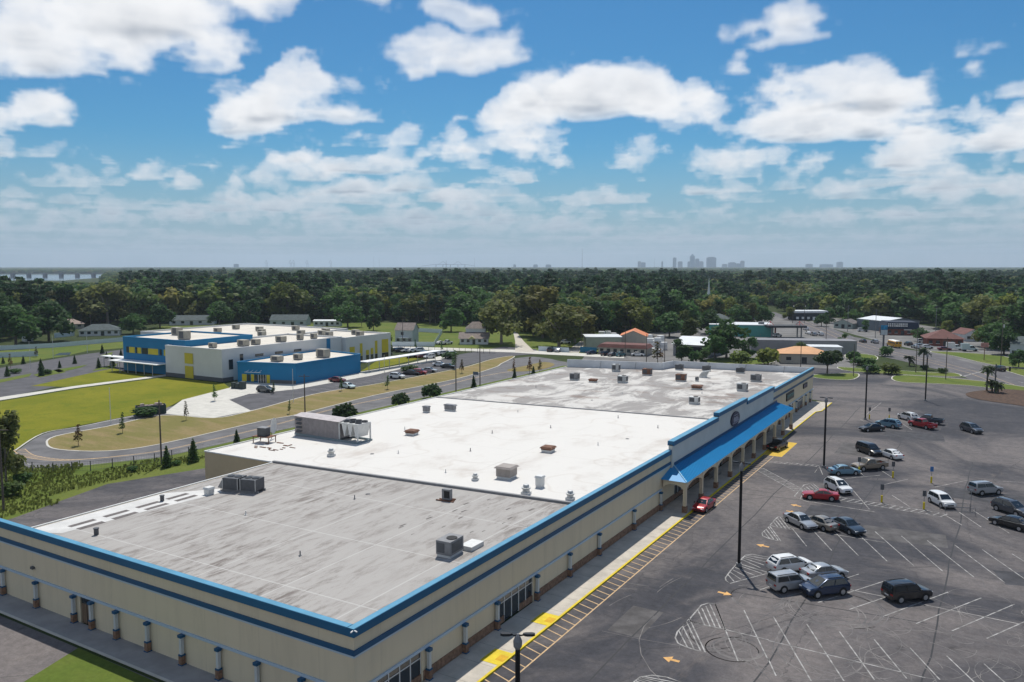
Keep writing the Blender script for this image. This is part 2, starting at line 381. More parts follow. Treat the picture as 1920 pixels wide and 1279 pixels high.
sheet('ditch_bank', [(-150, 20), (-106, 20), (-106, 53), (-111, 69), (-106, 84), (-106, 230), (-118.6, 230), (-118.6, 95), (-119, 83.6), (-125.6, 72), (-134, 65), (-150, 60)], .008, GREEN, xy=True)
sheet('school_car_park', [(-260, 800), (-200, 776), (0, 746), (60, 735), (235, 697), (236, 655), (160, 664), (0, 690), (-260, 720)], .014, ROAD_DARK)
sheet('concrete_pad', [(306, 776), (342, 750), (396, 736), (432, 727), (480, 739), (556, 733), (470, 771), (400, 784)], .04, CONC_PALE)
sheet('school_front_car_park', [(430, 750), (470, 738), (556, 728), (600, 720), (700, 702), (820, 672), (945, 650), (1005, 655), (1010, 664), (965, 667), (925, 672), (860, 690), (700, 720), (590, 738), (470, 770)], .044, ROAD_DARK)
sheet('school_front_walk', [(425, 734), (440, 717), (556, 720), (673, 698), (760, 683), (826, 668), (838, 672), (700, 704), (600, 722), (556, 730), (470, 739)], .048, CONC_PALE)
sheet('covered_walk_lawn', [(676, 697), (714, 672), (808, 668), (745, 683)], .052, LAWN)
for k, px in enumerate(([(100, 694), (165, 684), (150, 690), (110, 699)], [(180, 692), (222, 681), (214, 690), (172, 696)], [(62, 703), (110, 692), (124, 698), (75, 708)], [(185, 668), (212, 660), (208, 667)], [(-20, 716), (60, 700), (55, 706), (0, 718)])):
    sheet('planting_island', px, .05, GREEN)
sheet('pond_bank', [(-200, 680), (30, 655), (160, 640), (235, 632), (238, 652), (165, 658), (120, 668), (0, 685), (-200, 712)], .02, GREEN)
sheet('pond', [(100, 667), (112, 662), (134, 661), (130, 666)], .06, WATER)
# streets and yards behind
sheet('back_yards', [(236, 640), (300, 612), (700, 605), (960, 606), (1130, 625), (1160, 668), (960, 660), (720, 655), (560, 640)], .004, GREEN)
sheet('back_street', [(700, 655), (720, 649), (960, 656), (1010, 658), (1170, 667), (1170, 672), (1005, 664), (960, 661), (720, 654)], .056, CONC_PALE)
sheet('side_street', [(966, 660), (1004, 661), (982, 640), (968, 622), (962, 622), (966, 640)], .060, CONC)
sheet('gravel_lane', [(1060, 660), (1085, 662), (1100, 640), (1088, 640)], .060, CONC)
sheet('shop_yard', [(1080, 690), (1100, 662), (1150, 632), (1330, 612), (1450, 590), (1560, 628), (1640, 664), (1600, 690), (1480, 700), (1300, 700)], .003, mat('pavement', (.15, .145, .14), .9, .25, .12))
sheet('road', [(1960, 772), (1850, 725), (1795, 701), (1745, 690), (1692, 677), (1632, 664), (1575, 645), (1530, 628), (1490, 606), (1452, 592), (1440, 586), (1452, 585), (1478, 594), (1515, 603), (1560, 616), (1602, 632), (1655, 642), (1697, 655), (1742, 661), (1787, 672), (1840, 686), (1990, 722), (2100, 760)], .020, mat('avenue_asphalt', (.105, .10, .105), .9, .2, .2))
sheet('roadside_pavement', [(1515, 603), (1560, 616), (1655, 642), (1742, 661), (1840, 686), (1990, 722), (2040, 690), (1920, 640), (1700, 605), (1560, 596)], .002, mat('pavement', (.15, .145, .14)))
for px in ([(1672, 709), (1700, 704), (1850, 716), (1990, 738), (1990, 750), (1850, 727), (1760, 720), (1690, 717)], [(1570, 689), (1600, 690), (1750, 699), (1790, 700), (1800, 706), (1740, 705), (1600, 697)], [(1528, 703), (1600, 700), (1610, 706), (1590, 713), (1530, 709)],
           [(1745, 659), (1880, 668), (1940, 690), (1860, 684), (1790, 668)], [(1590, 663), (1640, 667), (1640, 676), (1590, 674)], [(1330, 672), (1440, 672), (1440, 682), (1330, 684)], [(1875, 688), (1960, 700), (1960, 715), (1890, 697)]):
    px = smooth(px, 3); o = sheet('grass_strip', px, .09, GREEN); rim('strip_kerb', px + px[:1], .3, .094, CONC_PALE, parent=o)
sheet('mulch_bed', smooth([(1812, 738), (1840, 733), (1900, 731), (1990, 745), (1990, 775), (1920, 762), (1850, 752), (1818, 745)]), .10, MULCH)

# ------------------------------------------------------------------ painted lines on the big lot
ZL = .018
def line(px, w=.11, m=LINE, name='stall_line', z=ZL, par=None):
    b = MB(); b.strip([G(*p) for p in px], w, z); return b.build(name, m, par or lot)
def zz(ox, oy, s, *pts): return [(ox + x / s, oy + y / s) for x, y in pts]
A = lambda *p: zz(1440, 960, 4, *p); B = lambda *p: zz(960, 960, 4, *p); C_ = lambda *p: zz(1440, 720, 4, *p); D = lambda *p: zz(1400, 900, 8, *p)
for p in ([(105, 30), (290, 258)], [(315, 115), (478, 290)], [(465, 115), (678, 328)], [(675, 165), (893, 370)], [(803, 148), (1095, 405)], [(1000, 180), (1310, 445)], [(1195, 215), (1545, 490)], [(1400, 248), (1775, 530)], [(1607, 283), (1920, 500)], [(1830, 315), (2150, 510)],
          [(565, 505), (680, 467)], [(375, 680), (895, 512)], [(610, 732), (905, 632)], [(862, 785), (1350, 602)], [(1112, 838), (1600, 645)], [(1380, 893), (1850, 692)], [(1640, 950), (2080, 755)], [(145, 635), (280, 595)], [(-60, 585), (30, 553)], [(1900, 1010), (2250, 840)],
          [(40, 785), (325, 1270)], [(290, 840), (570, 1270)], [(535, 897), (800, 1262)], [(797, 958), (1040, 1250)], [(1065, 1020), (1290, 1260)], [(1340, 1080), (1560, 1290)], [(0, 1100), (60, 1230)], [(1620, 1140), (1800, 1300)]): line(A(*p))
line(A((570, 575), (1880, 840)), .11, LINE_WORN); line(A((0, 965), (1180, 1245)), .11); line(A((110, 110), (880, 230)), .1, LINE_WORN)
line(B((1522, 688), (1695, 1120))); line(B((1740, 738), (1925, 1120))); line(B((1330, 820), (1925, 960)))
def island(px, hatch, z=ZL):
    b = MB(); P = [G(*p) for p in px]; b.strip(P + P[:1], .13, z)
    for h in hatch: b.strip([G(*p) for p in h], .12, z + .003)
    o = b.build('hatched_marking', LINE, lot)
def hat(f, a0, a1, b0, b1, n):                        # n hatch strokes from edge a to edge b
    L = lambda p, q, t: (p[0] + (q[0] - p[0]) * t, p[1] + (q[1] - p[1]) * t)
    return [f(L(a0, a1, (k + .5) / n), L(b0, b1, (k + .5) / n)) for k in range(n)]
island(B((1225, 945), (1240, 900), (1330, 800), (1450, 1055), (1390, 1040), (1300, 1012), (1245, 985)), hat(B, (1235, 905), (1325, 812), (1290, 1008), (1440, 1050), 3))
island(B((1335, 800), (1420, 700), (1470, 685), (1522, 688), (1598, 885), (1480, 858), (1340, 822)), hat(B, (1380, 745), (1500, 687), (1425, 845), (1585, 880), 4))
island(B((1600, 495), (1640, 440), (1690, 385), (1920, 460), (1635, 537), (1605, 515)), hat(B, (1610, 480), (1700, 390), (1640, 530), (1900, 455), 5))
island(B((1705, 370), (1750, 325), (1800, 318), (1950, 345), (1985, 400), (1925, 455), (1720, 392)), hat(B, (1712, 360), (1765, 322), (1850, 430), (1960, 350), 4))
island(B((915, 1275), (960, 1240), (1050, 1225), (1160, 1240), (1290, 1285), (1100, 1340), (930, 1310)), hat(B, (920, 1272), (1000, 1232), (1010, 1320), (1250, 1275), 5))
island(D((230, 800), (345, 690), (515, 920), (430, 905), (320, 875), (240, 840)), hat(D, (245, 790), (340, 695), (310, 872), (505, 915), 3))
island(D((350, 680), (430, 590), (470, 555), (530, 545), (690, 745), (440, 708)), hat(D, (385, 640), (515, 545), (440, 705), (670, 742), 4))
island(D((715, 245), (790, 160), (860, 75), (930, 60), (1000, 60), (1110, 150), (850, 190), (800, 290)), hat(D, (800, 150), (990, 62), (850, 190), (1100, 150), 5))
line(D((800, 290), (900, 320), (1400, 400), (1918, 480)), .12, LINE_WORN)
def ladder(a, b, w, n, m=LINE, name='ladder_marking'):
    P, Q = G(*a), G(*b); t = (Q - P).normalized(); nr = Vector((-t.y, t.x, 0)) * w / 2; k = MB(); L = (Q - P).length
    for s in (-1, 1): k.strip([P + nr * s, Q + nr * s], .11, ZL)
    for i in range(n + 1): c = P + t * (L * i / n); k.strip([c - nr - t * .3, c + nr + t * .3], .14, ZL + .003)
    return k.build(name, m, lot)
ladder(C_((-70, 635))[0], C_((235, 800))[0], 1.6, 13); ladder(C_((520, 858))[0], C_((1320, 985))[0], 1.7, 15); ladder(C_((20, 585))[0], C_((370, 615))[0], 1.0, 9, LINE_WORN)
for p in ([(640, 800), (760, 940)], [(930, 835), (1060, 920)], [(1330, 985), (1455, 1060)], [(1430, 960), (1600, 1075)], [(1540, 950), (1810, 1120)], [(350, 665), (385, 620), (410, 680)], [(680, 655), (720, 690)], [(850, 650), (930, 700)], [(870, 755), (1050, 715)], [(1250, 775), (1500, 722)], [(1760, 730), (2000, 745)], [(560, 712), (840, 685)], [(690, 262), (720, 285), (830, 275)], [(780, 170), (850, 140), (720, 245)], [(1010, 300), (1080, 345)]): line(C_(*p), .11, LINE_WORN)
# fire lane along the kerb: faded orange box lines
b = MB(); b.strip([(-30.85, 36, ZL), (-30.85, 137, ZL)], .13)
lane = b.build('fire_lane_line', ORANGE_LINE, lot)
for k in range(80):
    y = 37 + k * 1.27
    b = MB(); b.strip([(-32.6, y + .55, ZL), (-30.9, y, ZL)], .12, ZL + .003); b.build('fire_lane_stroke', ORANGE_LINE, lot)
b = MB(); b.poly([(-32.55, 137.5, ZL), (-29.6, 137.5, ZL), (-29.6, 150, ZL), (-32.55, 150, ZL)]); b.build('yellow_crossing', mat('crossing_yellow', (.55, .36, .04), .8, .12, 1.2), lot)
def arrow(px, py, qx, qy):
    P, Q = G(px, py), G(qx, qy); t = (Q - P).normalized(); n = Vector((-t.y, t.x, 0)); z = Vector((0, 0, ZL)); k = MB()
    L = (Q - P).length; k.poly([P + n * .17 + z, P - n * .17 + z, P + t * (L * .55) - n * .17 + z, P + t * (L * .55) + n * .17 + z])
    k.poly([P + t * (L * .5) - n * .55 + z * 1.2, Q + z * 1.2, P + t * (L * .5) + n * .55 + z * 1.2]); k.build('direction_arrow', ARROW, lot)
arrow(1274, 1241, 1243, 1233); arrow(1346, 1110, 1372, 1116); arrow(1442, 1026, 1418, 1021); arrow(1502, 950, 1482, 946); arrow(1474, 958, 1490, 961)
# scuffs left by spinning tyres
b = MB(); r2 = random.Random(3)
def ring(cx, cy, r, a0, a1, w, sq=1.0):
    n = max(6, int(abs(a1 - a0) * 5)); b.strip([(cx + r * math.cos(a0 + (a1 - a0) * i / n), cy + r * sq * math.sin(a0 + (a1 - a0) * i / n), 0) for i in range(n + 1)], w, .0145 + r2.random() * .003)
for c, rr in (((1545, 1145), 3.4), ((1560, 1140), 4.0), ((1345, 1195), 2.7), ((1385, 1215), 1.9), ((1425, 1120), 2.6)):
    q = G(*c)
    for k in range(4): ring(q.x + r2.uniform(-.6, .6), q.y + r2.uniform(-.6, .6), rr + r2.uniform(-.35, .35), r2.uniform(0, 6), r2.uniform(7, 12), r2.uniform(.05, .11))
for k in range(80):
    q = G(r2.uniform(1380, 1960), 1100 + 190 * r2.random() ** .6); a = r2.uniform(0, 6.3); ring(q.x, q.y, r2.choice((1.0, 1.6, 2.4, 3.5, 6, 12)) * r2.uniform(.8, 1.2), a, a + r2.uniform(.7, 4.5), r2.uniform(.03, .09))
for k in range(45):
    q = G(r2.uniform(1050, 1900), r2.uniform(900, 1250)); a = r2.uniform(0, 6.3); ring(q.x, q.y, r2.uniform(8, 40), a, a + r2.uniform(.1, .4), r2.uniform(.04, .10))
b.build('tyre_scuffs', TYRE_MARK, lot)['kind'] = 'stuff'
# centre lines on the loop road and the avenue
rd = bpy.data.objects['loop_road']
cp = [G(*p) for p in smooth([(47, 842), (60, 852), (80, 857), (112, 861), (155, 861), (225, 855), (300, 845), (375, 829), (480, 805), (560, 784), (640, 763), (800, 730), (900, 706), (985, 692)], 4, False)]
b = MB(); b.strip(cp, .15, .012); b.strip([p + Vector((.45, .1, 0)) for p in cp[16:]], .15, .012); b.strip([p + Vector((-.9, -1.5, 0)) for p in cp[:22]], .15, .012)
for k in range(0, 22): b.strip([cp[k], cp[k] + Vector((-.9, -1.5, 0))], .2, .015)
b.build('centre_line', ORANGE_LINE, rd)
b = MB(); b.strip([(-119.4, 95, 0), (-119.4, 230, 0)], .14, .012); b.strip([(-140, 70.5, 0), (-131, 69.3, 0), (-124.5, 74.3, 0), (-120.3, 84.5, 0), (-119.4, 95, 0)], .14, .012); b.build('edge_line', LINE, rd)
av = bpy.data.objects['road']; P, Q = G(1905, 722), G(1470, 594)
cl = [(1905, 728), (1830, 700), (1760, 681), (1700, 668), (1640, 654), (1585, 637), (1540, 617), (1500, 602)]
b = MB()
for s in (-1.7, 1.7): b.strip([G(*p) + Vector((s, s * .4, 0)) for p in cl], .16, .026)
b.build('centre_line', ORANGE_LINE, av)
for s in (-5.2, 5.2):
    for p, q in zip(cl, cl[1:]):
        a_, b_ = G(*p), G(*q); n = int((b_ - a_).length / 9)
        for k in range(n): k0 = a_.lerp(b_, k / n) + Vector((s, s * .4, 0)); k1 = a_.lerp(b_, (k + .35) / n) + Vector((s, s * .4, 0)); m = MB(); m.strip([k0, k1], .15, .026); m.build('lane_dash', LINE, av)
b = MB(); b.strip([G(1805, 706), G(1850, 694)], .5, .03); b.build('stop_line', LINE, av)
sc = bpy.data.objects['school_front_car_park']
for k in range(16): y = 150 + k * 3; line_ = MB(); line_.strip([(-146.5, y, 0), (-151.5, y + .8, 0)], .12, .05); line_.build('stall_line', LINE, sc)

SEAM = mat('crack_sealer', (.022, .022, .025), .7)
for i, (x0, y0, x1, y1) in enumerate(((-25.6, 45, -25.2, 196), (-14.5, 60, -13.5, 175), (-3.5, 58, -2.0, 150), (8, 70, 10, 190), (-31, 112, 20, 118), (-28, 160, 30, 171), (-30, 76, -4, 79))):
    n = 26; w = random.Random(i); b = MB(); b.strip([(x0 + (x1 - x0) * k / n + w.uniform(-.18, .18), y0 + (y1 - y0) * k / n, 0) for k in range(n + 1)], .14, .0142); b.build('sealed_crack', SEAM, lot)
PATCH = mat('asphalt_patch', (.050, .050, .056), .9, .3, .8); PATCH2 = mat('pale_asphalt_patch', (.085, .080, .080), .9, .3, .6)
for i, (x, y, sx, sy, a) in enumerate(((-8, 104, 9, 5, .1), (2, 128, 14, 6, .0), (-20, 150, 5, 10, .0), (5, 96, 7, 4, .3), (-26.5, 66, 3, 6, 0), (-12, 168, 10, 7, .1), (14, 150, 12, 9, .2), (-18, 108, 4, 7, 0))):
    c_, s_ = math.cos(a), math.sin(a); b = MB(); b.poly([(x + u * c_ * sx / 2 - v * s_ * sy / 2, y + u * s_ * sx / 2 + v * c_ * sy / 2, .0135) for u, v in ((-1, -1), (1, -1), (1, 1), (-1, 1))]); b.build('asphalt_patch', PATCH if i % 2 else PATCH2, lot)
# ------------------------------------------------------------------ the long store
FX, NY = -36.5, 39.8                                  # front wall plane (x) and near wall plane (y)
store = thing('shopping_center', 'long cream store building with blue parapets, flat roofs and an arcade', 'store', (0, 0, 0))
def zr(x): return 6.0 + (x + 81) / 44.5 * .5
def roof(name, pts, m):
    b = MB(); n = len(pts); b.poly([(x, y, zr(x)) for x, y in pts]); b.f = [f if True else f for f in b.f]
    return b.build(name, m, store)
FARW = [(-95, 186), (-71, 191.3), (-70, 197), (-36.6, 200.6)]
roof('gray_roof', [(-81.2, 40.1), (-36.8, 40.1), (-36.8, 75.9), (-81.2, 73.8)], GRAY_ROOF)
roof('white_roof', [(-95, 73.8), (-81.2, 73.8), (-36.8, 75.9), (-36.8, 131), (-95, 128.8)], WHITE_ROOF)
roof('worn_roof', [(-95, 128.8), (-36.8, 131), (-36.8, 200.3), (-70, 196.8), (-71, 191.1), (-95, 185.8)], STAINED_ROOF)
def roof_curb(a, c, w, h, m, name):
    A_ = Vector((a[0], a[1], zr(a[0]))); B_ = Vector((c[0], c[1], zr(c[0]))); t = (B_ - A_).normalized(); n = Vector((-t.y, t.x, 0)) * w / 2
    b = MB(); b.loft([[A_ + n, A_ - n, A_ - n + Vector((0, 0, h)), A_ + n + Vector((0, 0, h))], [B_ + n, B_ - n, B_ - n + Vector((0, 0, h)), B_ + n + Vector((0, 0, h))]]); return b.build(name, m, store)
roof_curb((-81.3, 73.8), (-36.9, 75.9), .38, .26, MGREY, 'roof_divider'); roof_curb((-95, 128.8), (-36.9, 131), .3, .14, MGREY, 'roof_divider')
roof_curb((-81.2, 40.2), (-81.2, 73.6), .22, .12, OFFWHITE, 'roof_edge'); roof_curb((-95, 73.7), (-95, 185.8), .22, .14, OFFWHITE, 'roof_edge'); roof_curb((-95, 73.7), (-81.4, 73.7), .22, .16, OFFWHITE, 'roof_edge')
pm = mat('white_roof_patch', (.56, .55, .53), .85, .10, .5)
b = MB(); b.poly([(x, y, zr(x) + .012) for x, y in ((-80.9, 41.2), (-77.0, 43), (-76.3, 52), (-75.2, 60.5), (-76.8, 61.5), (-80.9, 57))]); b.build('roof_patch', pm, store)
for k in range(4):
    for s in (0, 1):
        x, y = -77.2 - s * 1.5, 44.5 + k * 3.7; b = MB(); b.poly([(x + dx, y + dy, zr(x) + .02) for dx, dy in ((0, 0), (.75, 0), (.75, 2.7), (0, 2.7))]); b.build('dark_patch', mat('bare_felt', (.13, .115, .11), .9, .2, 2), store)
# walls: lower part in pieces round the openings, upper part whole
def wallbox(name, x0, y0, z0, x1, y1, z1, m): b = MB(); b.box(x0, y0, z0, x1, y1, z1); return b.build(name, m, store)
OPEN = [(42.2, 47.3), (58.3, 64.7), (104, 158.6), (168.3, 173.8), (176.0, 179.4), (183.5, 189.5)]
y = NY
for a, c in OPEN + [(200.6, 0)]:
    if a > y: 
        wallbox('wall', FX - .3, y, 0, FX, a, 2.62, CREAM)
        if y < 100: wallbox('brick_base', FX + .002, y + .2 if y > 40 else y, .14, FX + .07, a - .05, .92, BRICK)
    y = c
wallbox('wall', FX - .3, NY, 2.62, FX, 102.3, 6.9, CREAM); wallbox('wall', FX - .3, 159.5, 2.62, FX, 200.6, 7.4, CREAM)
for y0, y1, h in ((102.3, 122.8, 8.1), (122.8, 139.7, 8.75), (139.7, 159.5, 8.2)): wallbox('wall', FX - .3, y0, 2.62, FX + .25, y1, h, GREY_STUCCO)
# near wall with its boarded door
for x0, x1 in ((-86, -69.0), (-67.3, FX - .3)): wallbox('wall', x0, NY, 0, x1, NY + .3, 2.62, CREAM)
wallbox('wall', -86, NY, 2.62, FX - .3, NY + .3, 6.9, CREAM)
dr = wallbox('door', -69.0, NY + .12, .14, -67.3, NY + .2, 1.95, WOOD); b = MB(); b.box(-68.17, NY + .09, .14, -68.13, NY + .13, 1.95); b.build('door_gap', DARK, dr)
wallbox('transom', -69.0, NY + .12, 1.95, -67.3, NY + .2, 2.62, GLASS)
wallbox('side_wall', -95, 73.7, 0, -81.2, 73.95, zr(-88), mat('tan_stucco', (.47, .385, .25), .85, .05, .4)); wallbox('side_wall', -95, 73.95, 0, -94.8, 186, zr(-95), CREAM); wallbox('side_wall', -81.2, NY + .3, 0, -81.0, 73.7, zr(-81), CREAM)
# blue parapet caps, bands and pale strips; every run ends just short of the next
def run(axis, a, c, off, z0, z1, m, name, t=.12):
    b = MB()
    if axis == 'y': b.box(FX - (.46 if name == 'parapet_cap' else 0), a, z0, FX + off, c, z1)
    else: b.box(a, NY - off, z0, c, NY + (.46 if name == 'parapet_cap' else 0), z1)
    o = b.build(name, m, store)
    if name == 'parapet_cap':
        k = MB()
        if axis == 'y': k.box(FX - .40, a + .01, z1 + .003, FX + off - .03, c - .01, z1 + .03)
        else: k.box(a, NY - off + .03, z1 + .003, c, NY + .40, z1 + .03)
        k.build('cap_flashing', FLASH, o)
    return o
CT = mat('blue_cap', (.004, .105, .215), .4, .05, .8, spec=.4)
FLASH = mat('pale_cap_flashing', (.075, .26, .40), .45, .10, .6)  # the cap's top is a paler blue than its face
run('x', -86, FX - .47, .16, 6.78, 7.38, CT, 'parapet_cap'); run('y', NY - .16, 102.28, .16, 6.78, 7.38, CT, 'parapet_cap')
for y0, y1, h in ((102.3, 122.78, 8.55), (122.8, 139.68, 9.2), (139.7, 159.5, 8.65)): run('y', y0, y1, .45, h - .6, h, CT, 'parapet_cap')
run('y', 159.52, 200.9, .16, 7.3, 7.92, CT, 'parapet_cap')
run('x', -86, FX + .10, .10, 5.42, 5.80, BLUE, 'blue_band'); run('y', NY + .002, 102.28, .10, 5.42, 5.80, BLUE, 'blue_band'); run('y', 159.52, 200.8, .1, 5.8, 6.2, BLUE, 'blue_band')
run('x', -86, FX + .06, .06, 5.26, 5.418, PALE_BLUE, 'pale_strip'); run('y', NY + .002, 102.28, .06, 5.26, 5.418, PALE_BLUE, 'pale_strip')
run('x', -86, FX + .14, .14, 2.66, 2.86, PALE_BLUE, 'lintel_strip'); run('y', NY + .002, 99, .14, 2.66, 2.86, PALE_BLUE, 'lintel_strip'); run('y', 163.2, 200.8, .14, 2.66, 2.86, PALE_BLUE, 'lintel_strip')
def pilaster(x, y, face):
    c = MB(); c.cbox(x, y, .92, .26, .26, 1.5); c = c.build('column', mat('column_pale', (.52, .54, .53), .6, .05), store)
    for nm, z, s, h, m in (('column_cap', 2.42, .42, .23, BLUE), ('column_band', .90, .40, .12, BLUE), ('column_base', .2, .38, .70, BRICK), ('column_foot', .14, .48, .07, BLUE)):
        k = MB(); k.cbox(x, y, z, s, s, h); k.build(nm, m, c)
for x in (-85.8, -81.5, -75.7, -69.6, -66.9, -63.3, -59.0, -54.6, -50.2, -45.9, -41.3): pilaster(x, NY - .28, 'x')
for y in (47.9, 52.9, 57.9, 65.1, 72.0, 79.2, 89.2, 98.2, 165.4, 174.8, 181.4, 191.5, 196.5): pilaster(FX + .28, y, 'y')
# shop windows and doors
def glazing(y0, y1, n, door=None, z0=.14, z1=2.62):
    fr = MB(); w = (y1 - y0) / n
    for k in range(n + 1): yy = y0 + k * w; fr.box(FX - .16, yy - .05, z0, FX - .06, yy + .05, z1)
    fr.box(FX - .155, y0, z1 - .09, FX - .065, y1, z1 - .003); fr.box(FX - .155, y0, 1.98, FX - .065, y1, 2.06)
    f = fr.build('window_frame', OFFWHITE, store)
    for k in range(n):
        d = door and k in door; p = MB(); p.box(FX - .13, y0 + k * w + .05, z0 + (.1 if d else .62), FX - .10, y0 + (k + 1) * w - .05, z1 - .09); p.build('door' if d else 'pane', GLASS, f)
        if not d: q = MB(); q.box(FX - .2, y0 + k * w + .05, z0, FX - .02, y0 + (k + 1) * w - .05, z0 + .6); q.build('brick_sill', BRICK, f)
glazing(42.2, 47.3, 4, (2,)); glazing(58.3, 64.7, 5, (1, 2)); glazing(168.3, 173.8, 3, (1,)); glazing(176, 179.4, 2, (0,)); glazing(183.5, 189.5, 4, (1,))
for k in range(9): glazing(104.2 + k * 6.05, 104.2 + k * 6.05 + 5.9, 4, (1, 2) if k in (3, 4) else None)
# interior behind the glass so that panes have depth
wallbox('inner_wall', FX - 2.6, 41, 0, FX - 2.5, 200, 2.6, mat('interior', (.16, .15, .14), .9)); wallbox('inner_floor', FX - 2.5, 41, 0, FX - .3, 200, .13, mat('interior', (.16, .15, .14)))
# arcade
E_X, Z_E, Z_W = -32.95, 4.18, 5.12
b = MB(); b.poly([(E_X, 98.7, Z_E), (E_X, 162.6, Z_E), (FX + .26, 162.6, Z_W), (FX + .26, 103.0, Z_W)]); b.poly([(FX + .002, 98.7, Z_E), (E_X, 98.7, Z_E), (FX + .26, 103.0, Z_W), (FX + .002, 103.0, Z_W)])
can = b.build('arcade_roof', BLUE_TOP, store)
b = MB()
for k in range(132):
    y = 99.3 + k * .48; t = min(1, (y - 98.7) / 4.3); x1 = E_X + (FX + .26 - E_X) * t; z1 = Z_E + (Z_W - Z_E) * t
    b.add([(E_X, y - .02, Z_E + .003), (E_X, y + .02, Z_E + .003), (x1, y + .02, z1 + .003), (x1, y - .02, z1 + .003), (E_X, y - .02, Z_E + .05), (E_X, y + .02, Z_E + .05), (x1, y + .02, z1 + .05), (x1, y - .02, z1 + .05)], [(4, 5, 6, 7), (0, 4, 7, 3), (1, 2, 6, 5), (0, 1, 5, 4)])
b.build('standing_seams', mat('blue_seam', (.005, .15, .38), .4), can)['kind'] = 'stuff'
b = MB(); b.tube((E_X, 98.7, Z_E + .04), (FX + .26, 103.0, Z_W + .04), .09); b.build('hip_cap', mat('pale_hip_cap', (.25, .5, .68), .4), can)
b = MB(); b.box(FX + .262, 103.0, Z_W - .02, FX + .31, 162.5, Z_W + .42); b.build('roof_flashing', BLUE, can)
POSTS = [99.1, 105.9, 112.7, 119.9, 126.9, 133.8, 141.1, 148.4, 155.2, 162.2]
def arch(y0, y1, x, name='arch'):
    pts = [(x, y0, Z_E - .02), (x, y1, Z_E - .02)]; n = 14
    for k in range(n + 1):
        t = 1 - k / n; yy = y0 + (y1 - y0) * t; pts.append((x, yy, 3.05 + .70 * math.sin(math.pi * t) ** .55))
    b = MB(); b.extr(pts, (.26, 0, 0)); return b.build(name, CREAM, store)
for a, c in zip(POSTS, POSTS[1:]): arch(a + .22, c - .22, -33.45)
pts = [(FX + .26, 98.95, Z_E - .02), (-33.55, 98.95, Z_E - .02)] + [(-33.55 + (FX + .26 + 33.55) * k / 10, 98.95, 3.1 + .6 * math.sin(math.pi * k / 10) ** .6) for k in range(11)]
b = MB(); b.extr(pts, (0, .26, 0)); b.build('arch', CREAM, store)
for y in POSTS:
    b = MB(); b.cbox(-33.32, y, .14, .42, .44, 4.02); p = b.build('arcade_post', CREAM, store)
    b = MB(); b.cbox(-33.32, y, .141, .58, .58, .85); b.build('post_base', BRICK, p)
wallbox('arcade_ceiling', FX + .27, 99.3, 3.92, -33.5, 162.3, 3.98, mat('soffit', (.33, .32, .30), .9))
# signs on the front
sg = thing('oval_sign', 'dark oval shop sign with pale script above the blue arcade roof', 'sign', (FX + .26, 132.2, 6.75))
n = 40; el = lambda a, c, x: [(x, a * math.cos(2 * math.pi * i / n), c * math.sin(2 * math.pi * i / n)) for i in range(n)]
b = MB(); b.loft([el(2.45, 1.22, .01), el(2.45, 1.22, .22)]); b.build('sign_face', mat('sign_purple', (.025, .016, .035), .4), sg)
b = MB(); b.loft([el(2.45, 1.22, .225), el(2.22, 1.02, .225)], cap=False); b.build('sign_rim', mat('sign_rim', (.06, .05, .07), .4), sg)
b = MB()
for k, (yy, w, ph) in enumerate(((-1.25, .8, 0), (-.3, .8, 1.3), (.65, .9, 2.1))):
    pts = [(.25, yy + w * (i / 14 - .1) + .22 * math.sin(i * .9 + ph), .42 * math.sin(i * .75 + ph) * (1 if i % 5 else .6)) for i in range(15)]; b.path(pts, .06, 5)
b.path([(.25, -1.7 + .34 * i, -.62 + .06 * math.sin(i)) for i in range(11)], .05, 5); b.path([(.25, -1.2 + .3 * i, .68) for i in range(9)], .05, 5)
b.build('script_lettering', mat('sign_pale', (.42, .39, .42), .5), sg)
def box_sign(y0, y1, z0, z1, label, cl, nl):
    s_ = thing('wall_sign', label, 'sign', (FX, (y0 + y1) / 2, (z0 + z1) / 2)); w, h = (y1 - y0) / 2, (z1 - z0) / 2
    b = MB(); b.box(.004, -w, -h, .22, w, h); b.build('sign_face', BLACK, s_); b = MB(); q = random.Random(int(y0))
    for k in range(nl):
        c = -w * .78 + k * w * 1.56 / max(1, nl - 1); b.path([(.23, c - .25, -.35 * h), (.23, c - .25, .5 * h), (.23, c + .2, .35 * h), (.23, c - .1, 0), (.23, c + .25, -.4 * h)][:q.randint(3, 5)], .07, 5)
    b.build('lettering', mat(label[:6] + '_letters', cl, .5), s_)
box_sign(171.9, 178.7, 3.85, 5.5, 'black rectangular shop sign with pale teal letters on the front', (.22, .36, .34), 6); box_sign(188.9, 193.0, 4.3, 5.35, 'small dark shop sign near the far end of the front', (.25, .22, .30), 4)
# tall white parapet across the far end of the roof
for a, c in zip(FARW, FARW[1:]):
    A_, B_ = Vector((*a, 0)), Vector((*c, 0)); t = (B_ - A_).normalized(); nn = Vector((-t.y, t.x, 0)) * .12; A_ = A_ + t * .13
    b = MB(); b.prism([(A_ + nn)[:2], (A_ - nn)[:2], (B_ - nn)[:2], (B_ + nn)[:2]], 0, 7.85); b.build('far_parapet', mat('parapet_white', (.60, .62, .64), .8, .08, .4), store)
    L = (B_ - A_).length
    for k in range(1, int(L / 9) + 1):
        q = A_ + t * min(L - 1, k * 9) - nn * 1.2; b = MB(); b.tube(q + Vector((0, 0, 7.8)), q - nn * 12 + Vector((0, 0, zr(q.x))), .05); b.build('parapet_brace', DGREY, store)
b = MB()
for s in (-1, 1): b.tube((FX + .1, NY - .1, 7.3), (FX + .1 + .3 * (s > 0), NY - .1 - .3 * (s < 0), 7.25), .05)
fl = b.build('corner_floodlights', WHITE, store)
